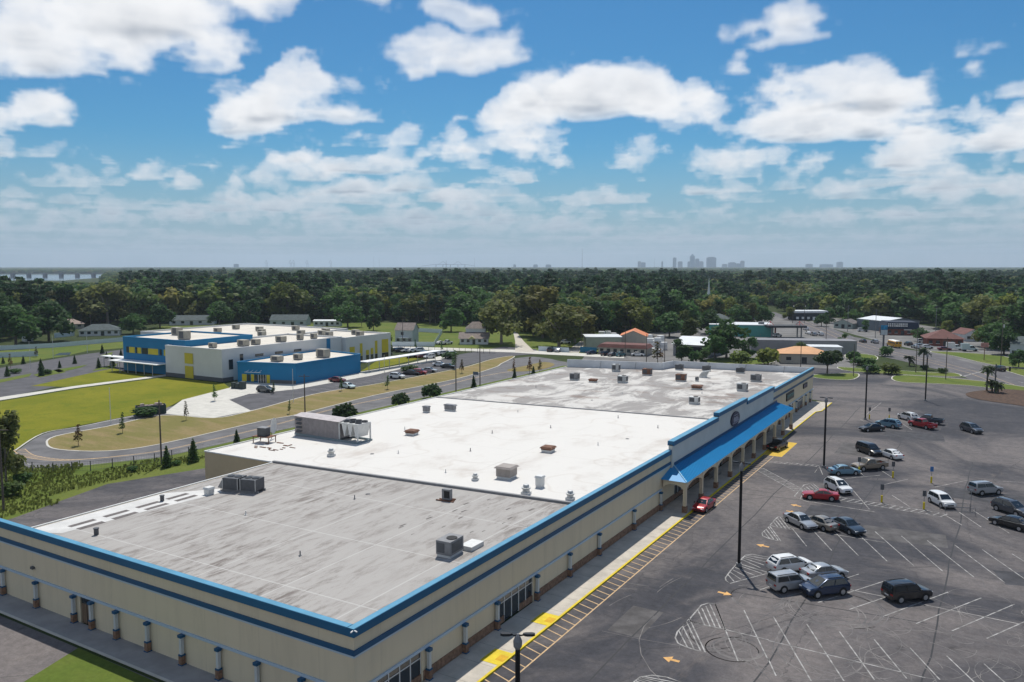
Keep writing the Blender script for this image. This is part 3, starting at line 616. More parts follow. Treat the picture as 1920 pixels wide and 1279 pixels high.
for x, z in ((-76.3, 3.7),): b = MB(); b.box(x - .2, NY - .25, z, x + .2, NY - .003, z + .22); b.build('wall_lamp', DGREY, store)

# ------------------------------------------------------------------ things standing on the roof
def unit(name, label, x, y, sx, sy, h, m, kind='box', rz=0.0, group=None, foot=.25, cat='air conditioner'):
    t = thing(name, label, cat, (x, y, zr(x) + .005), rz, group)
    b = MB(); b.cbox(0, 0, 0, sx * .94, sy * .94, foot); b.build('curb', OFFWHITE if foot > .1 else MGREY, t)
    b = MB(); b.cbox(0, 0, foot, sx, sy, h); body = b.build('casing', m, t)
    if kind == 'box':
        b = MB(); b.lathe([(min(sx, sy) * .33, 0), (min(sx, sy) * .33, .06), (min(sx, sy) * .30, .06)], 16, (sx * .15, 0, foot + h)); b.build('fan_grille', DARK, t)
        for s in (-1, 1):
            b = MB(); b.box(-sx * .42, s * (sy / 2 + .004), foot + h * .15, sx * .10, s * (sy / 2 + .02), foot + h * .85); b.build('louvre', DGREY, t)
        b = MB(); b.box(sx / 2 + .004, -sy * .4, foot + h * .15, sx / 2 + .02, sy * .4, foot + h * .85); b.build('coil', DGREY, t)
    elif kind == 'hood':                              # wide sloping cap on a curb
        b = MB(); b.loft([[(-sx * .62, -sy * .62, foot + h), (sx * .62, -sy * .62, foot + h), (sx * .62, sy * .62, foot + h), (-sx * .62, sy * .62, foot + h)], [(-sx * .5, -sy * .5, foot + h + .22), (sx * .5, -sy * .5, foot + h + .22), (sx * .5, sy * .5, foot + h + .22), (-sx * .5, sy * .5, foot + h + .22)]]); b.build('hood', m, t)
    return t
def mushroom(x, y, label, s=1.0, group='round roof exhausts'):
    t = thing('roof_exhaust', label, 'roof vent', (x, y, zr(x) + .005), 0, group)
    b = MB(); b.cbox(0, 0, 0, .9 * s, .9 * s, .3 * s); b.build('curb', OFFWHITE, t)
    b = MB(); b.lathe([(.40 * s, .3 * s), (.40 * s, .62 * s), (.52 * s, .66 * s), (.52 * s, .80 * s), (.34 * s, .84 * s), (.34 * s, 1.05 * s), (.30 * s, 1.12 * s), (.05 * s, 1.16 * s)], 16); b.build('cap', GALV, t, 35)
unit('rooftop_unit', 'grey boxy air conditioner on a white plinth behind the front parapet', -40.6, 56.9, 1.5, 2.2, 1.25, MGREY, rz=.05)
b = MB(); b.box(-40.5, 58.3, zr(-40.5) + .006, -39.2, 60.3, zr(-40.5) + .42); tag(b.build('duct_plinth', OFFWHITE), 'low white duct box beside the grey boxy air conditioner', 'roof duct')
t = thing('condenser_pair', 'pair of dark condensers on one rail frame on the grey roof', 'air conditioner', (-73.6, 62.3, zr(-73.6) + .005), .25)
b = MB()
for yy in (-.7, .7): b.box(-2.4, yy - .06, .0, 2.4, yy + .06, .3)
b.build('rail_frame', MGREY, t)
for x in (-1.2, 1.15):
    b = MB(); b.box(x - 1.0, -.9, .3, x + 1.0, .9, 1.6); c = b.build('condenser', DGREY, t)
    for xx in (-1.0, 1.0): b = MB(); b.box(x + xx - .05, -.95, .3, x + xx + .05, -.903, 1.62); b.build('corner_trim', GALV, c)
    for xx in (-.48, .48): b = MB(); b.lathe([(.42, 1.602), (.42, 1.66), (.36, 1.66)], 14, (x + xx, 0, 0)); b.build('fan_ring', BLACK, c)
b = MB(); b.add([(-2.2, -.9, .3), (-2.9, -.9, .4), (-2.9, .9, .4), (-2.2, .9, .3), (-2.2, -.9, 1.5), (-2.2, .9, 1.5)], [(0, 1, 4), (3, 5, 2), (1, 2, 5, 4), (0, 4, 5, 3), (0, 3, 2, 1)]); b.build('weather_hood', MGREY, t)
t = thing('mini_condenser', 'small upright condenser on timber sleepers next to the roof divider', 'air conditioner', (-50.7, 70.6, zr(-50.7) + .005), .1)
for k in range(3): b = MB(); b.cbox(0, -.5 + k * .5, 0, 2.2 - .3 * k, .14, .12); b.build('sleeper', RUST, t)
b = MB(); b.cbox(0, 0, .12, 1.05, .5, 1.15); b.build('casing', MGREY, t); b = MB(); b.cbox(.1, -.253, .3, .7, .01, .8); b.build('fan_grille', BLACK, t)
unit('roof_hood_unit', 'brown-grey cooler with an overhanging lid in the middle of white roof', -50.1, 82.2, 1.9, 1.9, 1.0, mat('taupe_metal', (.30, .265, .24), .6, .1, 2), 'hood', .05, cat='roof cooler')
unit('square_vent', 'square pale vent with a rusty open top near round exhausts', -44.4, 80.3, .8, .8, .9, OFFWHITE, 'hood', cat='roof vent')
for x, y, s, l in ((-44.3, 76.9, 1.0, 'round metal exhaust just past the roof divider, beside the square vent'), (-39.0, 77.4, .9, 'round metal exhaust tucked against the front parapet'), (-52.7, 79.2, .75, 'small round exhaust next to the brown-grey cooler'), (-77.1, 80.3, .95, 'round metal exhaust standing alone near the big air handler')): mushroom(x, y, l, s, None)
for x, y, l in ((-76.3, 97.1, 'flat rusty roof hatch beyond the big air handler'), (-52.3, 96.9, 'flat rusty roof hatch in the middle of the white roof')): unit('roof_hatch', l, x, y, 1.5, 1.5, .22, RUST, 'hood', .05, foot=.35, cat='roof hatch')
for x, y, l in ((-86.4, 114.2, 'single small grey vent box near the rear roof edge'), (-83.6, 117.6, 'twin grey vent boxes near the rear roof edge')):
    unit('vent_box', l, x, y, 1.0 if x < -85 else 2.0, .9, .7, MGREY, 'hood', cat='roof vent')
unit('low_vent', 'small pale square vent on the grey roof near the condenser pair', -75.9, 59.3, .8, .8, .4, OFFWHITE, 'hood', cat='roof vent')
for x, y, l in ((-73.6, 44.4, 'short dark vent pipe on the grey roof near the blue parapet'), (-78.2, 54.9, 'short dark vent pipe beside the white roof patch')):
    b = MB(); b.lathe([(.22, 0), (.22, .6), (.27, .6), (.27, .68), (.05, .7)], 12); o = b.build('vent_pipe', DGREY); o.location = (x, y, zr(x) + .004); tag(o, l, 'vent pipe')
far = [(-82, 164.6, 'box', MGREY, 1.9, 1.3), (-76.6, 163, 'hatch', RUST, 1.6, .3), (-79.9, 183.3, 'box', GALV, 1.8, 1.5), (-70.5, 165.5, 'box', GALV, 2.0, 1.3), (-70.4, 180, 'box', RUST, 2.0, 1.3), (-59.9, 173.8, 'box', RUST, 2.1, 1.3), (-52.8, 163.3, 'hatch', RUST, 1.9, .4), (-47.4, 145.3, 'box', OFFWHITE, 1.8, 1.1), (-67.0, 193, 'box', DGREY, 1.8, 1.1), (-60.4, 194, 'box', DGREY, 1.8, 1.0), (-52.0, 193.8, 'box', DGREY, 1.8, 1.0), (-45.0, 180.8, 'box', MGREY, 2.1, 1.3), (-43.9, 165.4, 'box', GALV, 2.0, 1.3), (-56.6, 175, 'box', MGREY, .7, .7)]
words = {id(MGREY): 'grey', id(RUST): 'rusty brown', id(GALV): 'greenish galvanised', id(OFFWHITE): 'off-white', id(DGREY): 'dark grey'}
where = ['at the rear side of the worn roof', 'low beside the rear grey unit', 'against the white end parapet, rear side', 'in the middle of the worn roof', 'close under the angle of the end parapet', 'front of the angled parapet beside a silver scoop', 'in a row toward the front parapet', 'alone behind the oval sign', 'nearest the parapet angle, along the end wall', 'second along the straight end wall', 'third along the straight end wall', 'at the front end of the worn roof, by the end wall', 'behind the stepped parapet', 'tiny, between the scoop and a rusty unit']
for (x, y, k, m, s, h), w in zip(far, where):
    unit('roof_hatch' if k == 'hatch' else 'rooftop_unit', f"{words[id(m)]} {'roof hatch' if k == 'hatch' else 'rooftop unit'} {w}", x, y, s, s * .8, h, m, 'hood' if k == 'hatch' else 'box', .03, cat='roof hatch' if k == 'hatch' else 'air conditioner')
t = thing('air_scoop', 'silver intake scoop with slanted mouth on the worn roof', 'roof vent', (-57.4, 182, zr(-57) + .005), .1)
b = MB(); b.cbox(0, 0, 0, 1.6, 1.4, .4); b.build('curb', OFFWHITE, t); b = MB(); b.extr([(-.8, -.7, .4), (.8, -.7, .4), (1.5, -.7, 1.7), (-.3, -.7, 1.2)], (0, 1.4, 0)); b.build('scoop', GALV, t)
# the long air handler
t = thing('air_handler', 'long ribbed air handler with fan deck standing on the white roof', 'air handler', (-92.2, 88.3, zr(-86) + .005), R(-1.5)); RIB = mat('taupe_ribbed_steel', (.27, .245, .245), .6, .12, 1.5)
b = MB(); b.box(0, -.2, 0, 13.2, .0, .35); b.box(0, 2.8, 0, 13.2, 3.0, .35); b.box(13.0, 0, 0, 13.2, 2.8, .35); b.box(0, 0, 0, .2, 2.8, .35); b.build('base_rail', mat('blue_grey_steel', (.20, .25, .27), .6), t)
b = MB(); b.box(0, -.1, .36, 9.2, 2.9, 3.0); body = b.build('casing', RIB, t)
for k in range(23): b = MB(); b.box(1.9 + k * .32, -.13, .5, 1.96 + k * .32, -.102, 2.9); b.build('rib', RIB, body)
b = MB(); b.add([(-.1, -.25, 3.003), (9.6, -.25, 3.003), (9.6, 3.05, 3.003), (-.1, 3.05, 3.003), (-.1, 1.4, 3.3), (9.6, 1.4, 3.3)], [(0, 1, 5, 4), (3, 4, 5, 2), (0, 4, 3), (1, 2, 5), (0, 3, 2, 1)]); b.build('lid', mat('pale_taupe_lid', (.45, .41, .41), .6, .12, 1.2), t)
for k in range(4): b = MB(); b.add([(.5, -.101, 2.7 - k * .6), (1.7, -.101, 2.7 - k * .6), (1.7, -.42, 2.4 - k * .6), (.5, -.42, 2.4 - k * .6)], [(0, 1, 2, 3), (3, 2, 1, 0)]); b.build('louvre', MGREY, body)
b = MB(); b.box(9.3, 0, 2.75, 13.1, 2.8, 2.95)
for x, yy in ((13.0, 0), (13.0, 2.7), (9.3, 0), (9.3, 2.7)): b.box(x - .12, yy, .36, x + .12, yy + .12, 2.75)
b.build('fan_frame', OFFWHITE, t)
for k in range(3):
    x = 9.7 + k * 1.15
    b = MB(); b.add([(x, .15, 2.74), (x + 1.1, .15, 2.74), (x + .6, .15, .9), (x + .5, .15, .9), (x, 2.65, 2.74), (x + 1.1, 2.65, 2.74), (x + .6, 2.65, .9), (x + .5, 2.65, .9)], [(0, 3, 2, 1), (4, 5, 6, 7), (0, 4, 7, 3), (1, 2, 6, 5), (2, 3, 7, 6)]); b.build('coil_panel', OFFWHITE, t)
    for yy in (.75, 2.05): b = MB(); b.lathe([(.50, 2.952), (.50, 3.16), (.44, 3.16), (.44, 3.0)], 16, (x + .55, yy, 0)); b.build('fan', DGREY, t)
# dish, rusty stand and small gear at the rear edge
t = thing('satellite_dish', 'white satellite dish on a short mast at the rear roof edge', 'satellite dish', (-93.4, 84.6, zr(-93) + .005), R(25))
b = MB(); b.tube((0, 0, 0), (0, 0, 1.6), .06); b.build('mast', MGREY, t); b = MB(); b.loft([[(.12 + .25 * (r / 1.2) ** 2, r * math.cos(a * math.pi / 10), 2.0 + r * math.sin(a * math.pi / 10)) for a in range(20)] for r in (.05, .5, .9, 1.2)], cap=False); b.build('reflector', OFFWHITE, t, 60)
t = thing('rusty_stand', 'dark cooler box on a rusty table frame at the rear roof edge', 'roof cooler', (-92.3, 82.2, zr(-92) + .005), .15)
b = MB()
for x in (-1.4, 1.4):
    for yy in (-.8, .8): b.box(x - .05, yy - .05, 0, x + .05, yy + .05, .9)
b.box(-1.5, -.9, .9, 1.5, .9, 1.0); b.build('frame', RUST, t); b = MB(); b.cbox(-.1, 0, 1.0, 1.5, 1.1, 1.2); b.build('box', DGREY, t); b = MB(); b.cbox(-.1, 0, 2.2, 1.6, 1.2, .08); b.build('lid', MGREY, t)
b = MB(); q = random.Random(5)
for k in range(16): x, yy = -89 + q.uniform(-2.5, 3), 80.5 + q.uniform(-2, 2.5); b.box(x, yy, zr(x) + .01, x + q.uniform(.2, 1.2), yy + q.uniform(.1, .3), zr(x) + .09)
b.build('roof_scrap', RUST, store)['kind'] = 'stuff'
b = MB()
for k in range(26):
    x, yy = q.uniform(-50, -41), q.uniform(58, 74); a = q.uniform(.2, .9); b.poly([(x, yy, zr(x) + .012), (x + .25 * a, yy - .1, zr(x) + .012), (x + .3 * a, yy + 1.1 * a, zr(x) + .012), (x + .05, yy + .9 * a, zr(x) + .012)])
b.build('torn_flaps', mat('bare_felt', (.13, .115, .11)), store)['kind'] = 'stuff'
# shopping carts and boxes seen through the arches
for k in range(9):
    t = thing('shopping_cart', 'grey wire shopping cart parked in the row under the arcade', 'shopping cart', (-35.3, 117.4 + k * .42, .142), R(90), 'carts nested under the arcade')
    b = MB()
    for z in (.45, .62, .8, .98): b.path([(-.45, -.28, z), (.45, -.24, z), (.45, .24, z), (-.45, .28, z), (-.45, -.28, z)], .012, 4)
    for i in range(7): x = -.45 + .15 * i; b.tube((x, -.27, .45), (x, -.27, .98), .01, None, 4); b.tube((x, .27, .45), (x, .27, .98), .01, None, 4); b.tube((x, -.27, .45), (x, .27, .45), .01, None, 4)
    b.build('basket', GALV, t); b = MB()
    for s in (-1, 1): b.path([(-.5, .26 * s, 1.05), (-.4, .24 * s, .15), (.45, .24 * s, .15)], .02, 4)
    b.build('frame', GALV, t)
    for x in (-.4, .42):
        for s in (-1, 1): b = MB(); b.tube((x, .24 * s - .02, .06), (x, .24 * s + .02, .06), .06, None, 8); b.build('caster', BLACK, t)

for k, (x, y) in enumerate(((-70, 86), (-62, 92), (-58, 80.5), (-66, 104), (-48, 104), (-60, 112), (-80, 100), (-45, 120), (-72, 122), (-54, 125), (-64, 150), (-84, 150), (-50, 158), (-76, 176), (-62, 184), (-60, 66), (-66, 56), (-52, 50))):
    b = MB(); b.lathe([(.16, 0), (.16, .04), (.06, .05), (.06, .42), (.08, .44), (.02, .47)], 8); o = b.build('vent_stack', MGREY if k % 2 else OFFWHITE); o.location = (x, y, zr(x) + .004); tag(o, 'thin short plumbing vent stack standing on the flat store roof', 'vent pipe', 'plumbing vents on the store roof')
for x, y in ((-60, 74.2 - 6), (-73, 84), (-46, 110), (-66, 140), (-52, 172)):
    b = MB(); b.lathe([(.28, 0), (.28, .02), (.2, .06), (.02, .10)], 10); o = b.build('roof_drain', DGREY); o.location = (x, y, zr(x) + .004); tag(o, 'small dark roof drain dome set in the flat store roof', 'roof drain', 'roof drains on the store')
# ------------------------------------------------------------------ cars
RUBBER = mat('tyre_rubber', (.018, .018, .018), .8); RIM = mat('alloy_rim', (.45, .45, .46), .35, metal=.6); CGLASS = mat('car_glass', (.018, .024, .028), .05, spec=.7)
LAMP = mat('headlamp', (.62, .64, .66), .15, spec=.6); TAIL = mat('tail_lamp', (.35, .02, .015), .3); TRIM = mat('car_trim', (.022, .022, .024), .6)
SPEC = {  # length, stations (x, z low, z top, half width), cabin (rear base, front base, rear roof, front roof, z base, z roof, w base, w roof), wheel (r, xr, xf)
 'sedan': (4.8, [(-2.40, .42, .78, .70), (-2.30, .30, .97, .82), (-1.6, .24, 1.01, .90), (-.8, .22, .97, .91), (.9, .22, .95, .91), (1.25, .23, .93, .90), (1.9, .26, .84, .87), (2.28, .30, .72, .80), (2.40, .38, .60, .68)], (-1.80, 1.15, -1.0, .30, .93, 1.44, .80, .60), (.33, -1.42, 1.42)),
 'coupe': (4.75, [(-2.37, .42, .80, .70), (-2.25, .28, 1.0, .84), (-1.6, .22, 1.02, .92), (-.8, .20, .96, .93), (.8, .20, .94, .92), (1.2, .21, .92, .91), (1.9, .24, .84, .88), (2.25, .28, .74, .82), (2.37, .36, .60, .68)], (-1.75, .95, -.75, .12, .92, 1.36, .80, .57), (.35, -1.40, 1.42)),
 'suv': (4.75, [(-2.37, .50, .95, .78), (-2.28, .36, 1.12, .88), (-1.6, .28, 1.12, .94), (-.6, .27, 1.10, .95), (.9, .27, 1.08, .95), (1.25, .28, 1.06, .94), (1.9, .30, 1.03, .91), (2.28, .34, .92, .84), (2.37, .42, .74, .72)], (-2.26, 1.42, -1.70, .28, 1.06, 1.70, .87, .68), (.38, -1.40, 1.45)),
 'boxy': (4.5, [(-2.25, .50, 1.0, .80), (-2.2, .36, 1.14, .87), (-1.5, .30, 1.14, .91), (-.5, .28, 1.12, .92), (.9, .28, 1.10, .92), (1.2, .29, 1.08, .91), (1.9, .31, 1.03, .90), (2.2, .34, .92, .86), (2.25, .42, .75, .76)], (-2.2, 1.05, -2.05, .42, 1.10, 1.74, .85, .74), (.37, -1.33, 1.38)),
 'hatch': (4.15, [(-2.07, .45, .9, .74), (-2.0, .32, 1.06, .85), (-1.4, .26, 1.06, .90), (-.5, .25, 1.04, .90), (.8, .25, 1.02, .90), (1.1, .26, 1.0, .89), (1.7, .29, .93, .86), (2.0, .33, .82, .80), (2.07, .42, .66, .70)], (-2.0, 1.15, -1.72, .35, 1.02, 1.62, .82, .68), (.34, -1.25, 1.30)),
 'van': (5.1, [(-2.55, .48, 1.0, .80), (-2.48, .32, 1.12, .92), (-1.7, .26, 1.12, .98), (-.6, .25, 1.11, .98), (1.2, .25, 1.08, .98), (1.6, .26, 1.04, .96), (2.1, .29, .93, .92), (2.45, .33, .80, .84), (2.55, .42, .66, .72)], (-2.48, 1.65, -2.2, .75, 1.08, 1.78, .90, .76), (.35, -1.55, 1.55)),
 'pickup': (5.6, [(-.75, .36, 1.14, .93), (0, .34, 1.13, .94), (1.2, .34, 1.12, .94), (1.6, .35, 1.10, .93), (2.3, .36, 1.05, .91), (2.7, .40, .92, .86), (2.8, .48, .74, .76)], (-.72, 1.45, -.50, .65, 1.11, 1.80, .85, .70), (.39, -1.75, 1.80)),
 'box_truck': (5.8, [(-.2, .40, 1.3, .95), (.6, .40, 1.3, .96), (1.6, .40, 1.25, .95), (2.2, .42, 1.15, .92), (2.75, .46, 1.0, .88), (2.9, .5, .8, .80)], (-.15, 1.9, -.05, 1.1, 1.24, 2.1, .88, .76), (.40, -1.75, 1.95)),
}
def bil(q, u, v): a, b_, c, d = q; return (a * (1 - u) + b_ * u) * (1 - v) + (d * (1 - u) + c * u) * v
def pane(q, u0, u1, v0, v1, off=.05):
    q = [Vector(p) for p in q]; n = (q[1] - q[0]).cross(q[3] - q[0]).normalized() * off; b = MB()
    b.extr([bil(q, u0, v0) + n * .1, bil(q, u1, v0) + n * .1, bil(q, u1, v1) + n * .1, bil(q, u0, v1) + n * .1], n * .9); return b
CARMESH = {}
def car_meshes(kind):
    if kind in CARMESH: return CARMESH[kind]
    L, st, (xr, xf, rr, rf, zb, zt, wb, wt), (wr, wxr, wxf) = SPEC[kind]; parts = []
    b = MB(); rings = []
    for x, zl, ztp, hw in st:
        half = [(hw * .90, zl), (hw * .99, zl + .12), (hw, zl + (ztp - zl) * .55), (hw * .965, ztp - .07), (hw * .86, ztp), (hw * .4, ztp + .02)]
        rings.append([(x, -y, z) for y, z in half] + [(x, y, z) for y, z in half[::-1]])
    b.loft(rings)
    fr = lambda s: [Vector((xf, s * wb, zb)), Vector((xr, s * wb, zb)), Vector((rr, s * wt, zt)), Vector((rf, s * wt, zt))]
    rg = []
    for x, z, w in ((xr, zb, wb * .97), (xr + (rr - xr) * .55, zb + (zt - zb) * .62, wb + (wt - wb) * .6), (rr, zt - .035, wt), (rr + (rf - rr) * .3, zt + .015, wt), (rr + (rf - rr) * .7, zt + .02, wt), (rf, zt - .03, wt), (xf + (rf - xf) * .5, zb + (zt - zb) * .52, wb + (wt - wb) * .5), (xf, zb, wb * .97)):
        rg.append([(x, -wb, zb - .04), (x, -wb, zb), (x, -w, z), (x, -w * .72, z + .035), (x, 0, z + .05), (x, w * .72, z + .035), (x, w, z), (x, wb, zb), (x, wb, zb - .04)])
    b.loft(rg)
    if kind == 'pickup':
        b.box(-2.8, -.93, .45, -.76, -.82, 1.16); b.box(-2.8, .82, .45, -.76, .93, 1.16); b.box(-2.8, -.82, .45, -2.72, .82, 1.14); b.box(-2.72, -.82, .5, -.76, .82, .62)
    if kind == 'box_truck': b.box(-2.9, -1.0, .62, -.25, 1.0, 2.9)
    parts.append(('body', b.mesh('car_body', None, 32), 'paint'))
    parts.append(('windshield', pane([(xf, -wb, zb), (xf, wb, zb), (rf, wt, zt), (rf, -wt, zt)], .07, .93, .10, .93).mesh('windshield', CGLASS), None))
    parts.append(('rear_window', pane([(xr, wb, zb), (xr, -wb, zb), (rr, -wt, zt), (rr, wt, zt)], .10, .90, .18, .90).mesh('rear_window', CGLASS), None))
    for s in (1, -1):
        q = [(xf, wb, zb), (xr, wb, zb), (rr, wt, zt), (rf, wt, zt)] if s > 0 else [(xr, -wb, zb), (xf, -wb, zb), (rf, -wt, zt), (rr, -wt, zt)]
        for u0, u1 in ((.07, .47), (.51, .93)): parts.append(('side_window', pane(q, u0, u1, .12, .88).mesh('side_window', CGLASS), None))
    hwf, hwr = st[-2][3], st[1][3]; zf, zrr = st[-2][2], .0
    for s in (-1, 1):
        b = MB(); b.box(L / 2 - .22, s * (hwf - .42), zf - .17, L / 2 - .035, s * (hwf - .02), zf - .035); parts.append(('headlight', b.mesh('headlight', LAMP), None))
        b = MB(); b.box(-L / 2 - .004, s * .52, .78, -L / 2 + .14, s * (st[1][3] - .03), .95); parts.append(('taillight', b.mesh('taillight', TAIL), None))
        b = MB(); b.box(xf - .35, s * (wb + .09), zb + .02, xf - .18, s * (wb + .26), zb + .14); parts.append(('mirror', b.mesh('mirror', TRIM), None))
    b = MB(); b.box(L / 2 - .08, -.42, st[-1][1] + .04, L / 2 + .012, .42, st[-1][2] - .04); parts.append(('grille', b.mesh('grille', TRIM), None))
    b = MB(); b.box(-L / 2 - .012, -.26, .62, -L / 2 + .1, .26, .75); parts.append(('number_plate', b.mesh('number_plate', OFFWHITE), None))
    hw = max(s_[3] for s_ in st)
    for x in (wxr, wxf):
        for s in (-1, 1):
            b = MB(); b.tube((x, s * (hw - .20), wr), (x, s * (hw + .012), wr), wr, None, 18); b.tube((x, s * (hw - .3), wr + .03), (x, s * (hw + .004), wr + .03), wr + .06, None, 18)
            k = MB(); k.tube((x, s * (hw - .1), wr), (x, s * (hw + .02), wr), wr * .64, None, 14)
            parts.append(('wheel', b.mesh('wheel', RUBBER, 40), ('rim', k.mesh('rim', RIM, 40))))
    if kind in ('suv', 'boxy'):
        for s in (-1, 1): b = MB(); b.box(rr + .1, s * wt * .80, zt + .04, rf - .2, s * wt * .86, zt + .085); parts.append(('roof_rail', b.mesh('roof_rail', TRIM), None))
    CARMESH[kind] = parts; return parts
PAINT = {n: mat('paint_' + n, c, .28, spec=.5, coat=.6, metal=mt) for n, c, mt in (('white', (.72, .72, .71), 0), ('silver', (.42, .43, .44), .5), ('grey', (.10, .105, .115), .4), ('black', (.010, .010, .012), 0), ('red', (.36, .012, .018), .1), ('navy', (.012, .030, .075), .3), ('blue', (.16, .28, .36), .2), ('tan', (.27, .22, .165), .4), ('gold', (.30, .265, .22), .5), ('teal', (.05, .17, .20), .2), ('darkred', (.16, .010, .014), .1), ('slate', (.05, .07, .095), .4), ('pale', (.50, .60, .60), 0))}
CAR_PLACES = []
def car(kind, paint, front, rear, label, group=None, small=False, z=.013):
    f, r = G(*front), G(*rear); d = (f - r); yaw = math.atan2(d.y, d.x); c = (f + r) / 2
    return car_at(kind, paint, c.x, c.y, yaw, label, group, small, z)
def car_at(kind, paint, x, y, yaw, label, group=None, small=False, z=.013):
    CAR_PLACES.append((x, y))
    t = thing({'sedan': 'car', 'coupe': 'car', 'hatch': 'car', 'suv': 'suv', 'boxy': 'suv', 'van': 'van', 'pickup': 'pickup_truck', 'box_truck': 'box_truck'}[kind], label, {'pickup': 'pickup truck', 'box_truck': 'truck', 'van': 'van', 'suv': 'suv', 'boxy': 'suv'}.get(kind, 'car'), (x, y, z), yaw, group)
    for nm, me, ex in car_meshes(kind):
        if small and nm in ('mirror', 'number_plate', 'grille', 'roof_rail'): continue
        o = link(nm, me, t)
        if ex == 'paint':
            if not me.materials: me.materials.append(None)
            o.material_slots[0].link = 'OBJECT'; o.material_slots[0].material = PAINT[paint]
        elif isinstance(ex, tuple) and not small: link(ex[0], ex[1], o)
    return t
def z4(ox, oy, x, y): return ox + x / 4, oy + y / 4
Z1 = lambda x, y: z4(1440, 720, x, y); Z2 = lambda x, y: z4(1440, 960, x, y); Z5 = lambda x, y: z4(1440, 480, x, y); Z3 = lambda x, y: z4(480, 480, x, y)
car('suv', 'white', Z1(1003, 258), Z1(1092, 283), 'white crossover parked with its nose beside the red pickup')
car('pickup', 'red', Z1(1110, 318), Z1(1200, 338), 'red pickup truck parked between white crossover and dark pickup')
car('pickup', 'slate', Z1(1165, 292), Z1(1238, 300), 'dark blue-grey pickup half hidden behind the red pickup')
car('suv', 'blue', Z1(830, 312), Z1(975, 335), 'pale blue crossover parked beside the small black sedan by the lamp post')
car('sedan', 'black', Z1(715, 355), Z1(838, 350), 'small black sedan parked beside the pale blue crossover')
car('suv', 'grey', Z1(1578, 378), Z1(1470, 345), 'dark grey crossover parked alone on the open asphalt')
car('van', 'black', Z1(805, 540), Z1(708, 505), 'black minivan parked beside the white sedan')
car('sedan', 'white', Z1(868, 535), Z1(968, 570), 'white sedan showing its tail, parked beside the black minivan')
car('pickup', 'tan', Z1(672, 648), Z1(845, 635), 'tan pickup truck with an empty open bed')
car('sedan', 'blue', Z1(655, 675), Z1(485, 680), 'old pale blue sedan nose to nose with the tan pickup')
car('suv', 'white', Z1(570, 825), Z1(478, 782), 'white crossover parked right behind the red coupe')
car('coupe', 'red', Z1(278, 855), Z1(505, 872), 'bright red coupe stopped across the hatched end island')
car('hatch', 'white', Z1(1350, 935), Z1(1250, 885), 'boxy white hatchback next to a yellow-footed sign post')
car('boxy', 'silver', Z1(1700, 818), Z1(1555, 828), 'older white-silver boxy wagon standing apart near a thin pole')
car('suv', 'grey', Z1(1885, 990), Z1(1762, 950), 'dark grey crossover beside the glossy black sedan')
car('sedan', 'black', Z1(1730, 1050), Z1(1910, 1098), 'glossy black sedan beside the dark grey crossover')
car('sedan', 'silver', Z1(290, 1085), Z1(195, 1040), 'silver sedan facing out beside the hatched island')
car('sedan', 'gold', Z1(330, 1055), Z1(440, 1095), 'gold sedan backed the other way between silver and slate sedans')
car('sedan', 'slate', Z1(650, 1125), Z1(540, 1075), 'slate blue sedan at the end of the row of three')
car('suv', 'white', Z2(275, 425), Z2(48, 455), 'large white suv with dark sunroof parked in the group of four')
car('boxy', 'silver', Z2(278, 560), Z2(48, 592), 'silver boxy suv with roof rack parked in the group of four')
car('sedan', 'silver', Z2(530, 480), Z2(305, 505), 'silver-blue sedan with dark sunroof parked in the group of four')
car('suv', 'navy', Z2(305, 628), Z2(540, 598), 'dark navy crossover facing the other way in the group of four')
car('boxy', 'black', Z2(1150, 640), Z2(925, 665), 'black compact suv parked alone among the tyre marks')
car_at('sedan', 'red', -31.75, 102.2, R(-93), 'red sedan stopped at the kerb in front of the arcade')
car_at('pickup', 'black', -31.6, 143.5, R(82), 'black pickup waiting beside the yellow crossing')
# school car park
for i, (x, y, kd, pt) in enumerate(((975, 745, 'sedan', 'grey'), (1040, 718, 'sedan', 'black'), (1090, 720, 'suv', 'black'), (1130, 722, 'sedan', 'silver'), (1180, 722, 'sedan', 'white'), (1215, 720, 'suv', 'white'), (1250, 765, 'sedan', 'darkred'), (1300, 770, 'hatch', 'white'), (1275, 746, 'suv', 'blue'), (1342, 746, 'suv', 'black'), (1405, 746, 'suv', 'white'), (1452, 750, 'suv', 'white'), (1175, 765, 'sedan', 'black'))):
    q = G(*Z3(x, y)); nm = {'grey': 'grey', 'black': 'black', 'silver': 'silver', 'white': 'white', 'darkred': 'dark red', 'blue': 'pale blue'}[pt]
    where = ['parked closest to the school wall with yellow panels', 'first in the rear row beside a small tree', 'second in the rear row', 'third in the rear row, next to a white one', 'in the rear row between silver and white ones', 'last in the rear row past a white sedan', 'beside the white hatchback under the covered walk end', 'beside the dark red sedan', 'just behind the dark red sedan', 'just behind the white hatchback', 'in the pair behind the planted island, closer to the school', 'in the pair behind the planted island, closer to the gate', 'on the school side of the dark red sedan']
    car_at(kd, pt, q.x, q.y, R(62 + 180 * (i % 2)), f"{nm} {'crossover' if kd == 'suv' else 'hatchback' if kd == 'hatch' else 'sedan'} {where[i]}", 'cars in the school car park', True, .045)
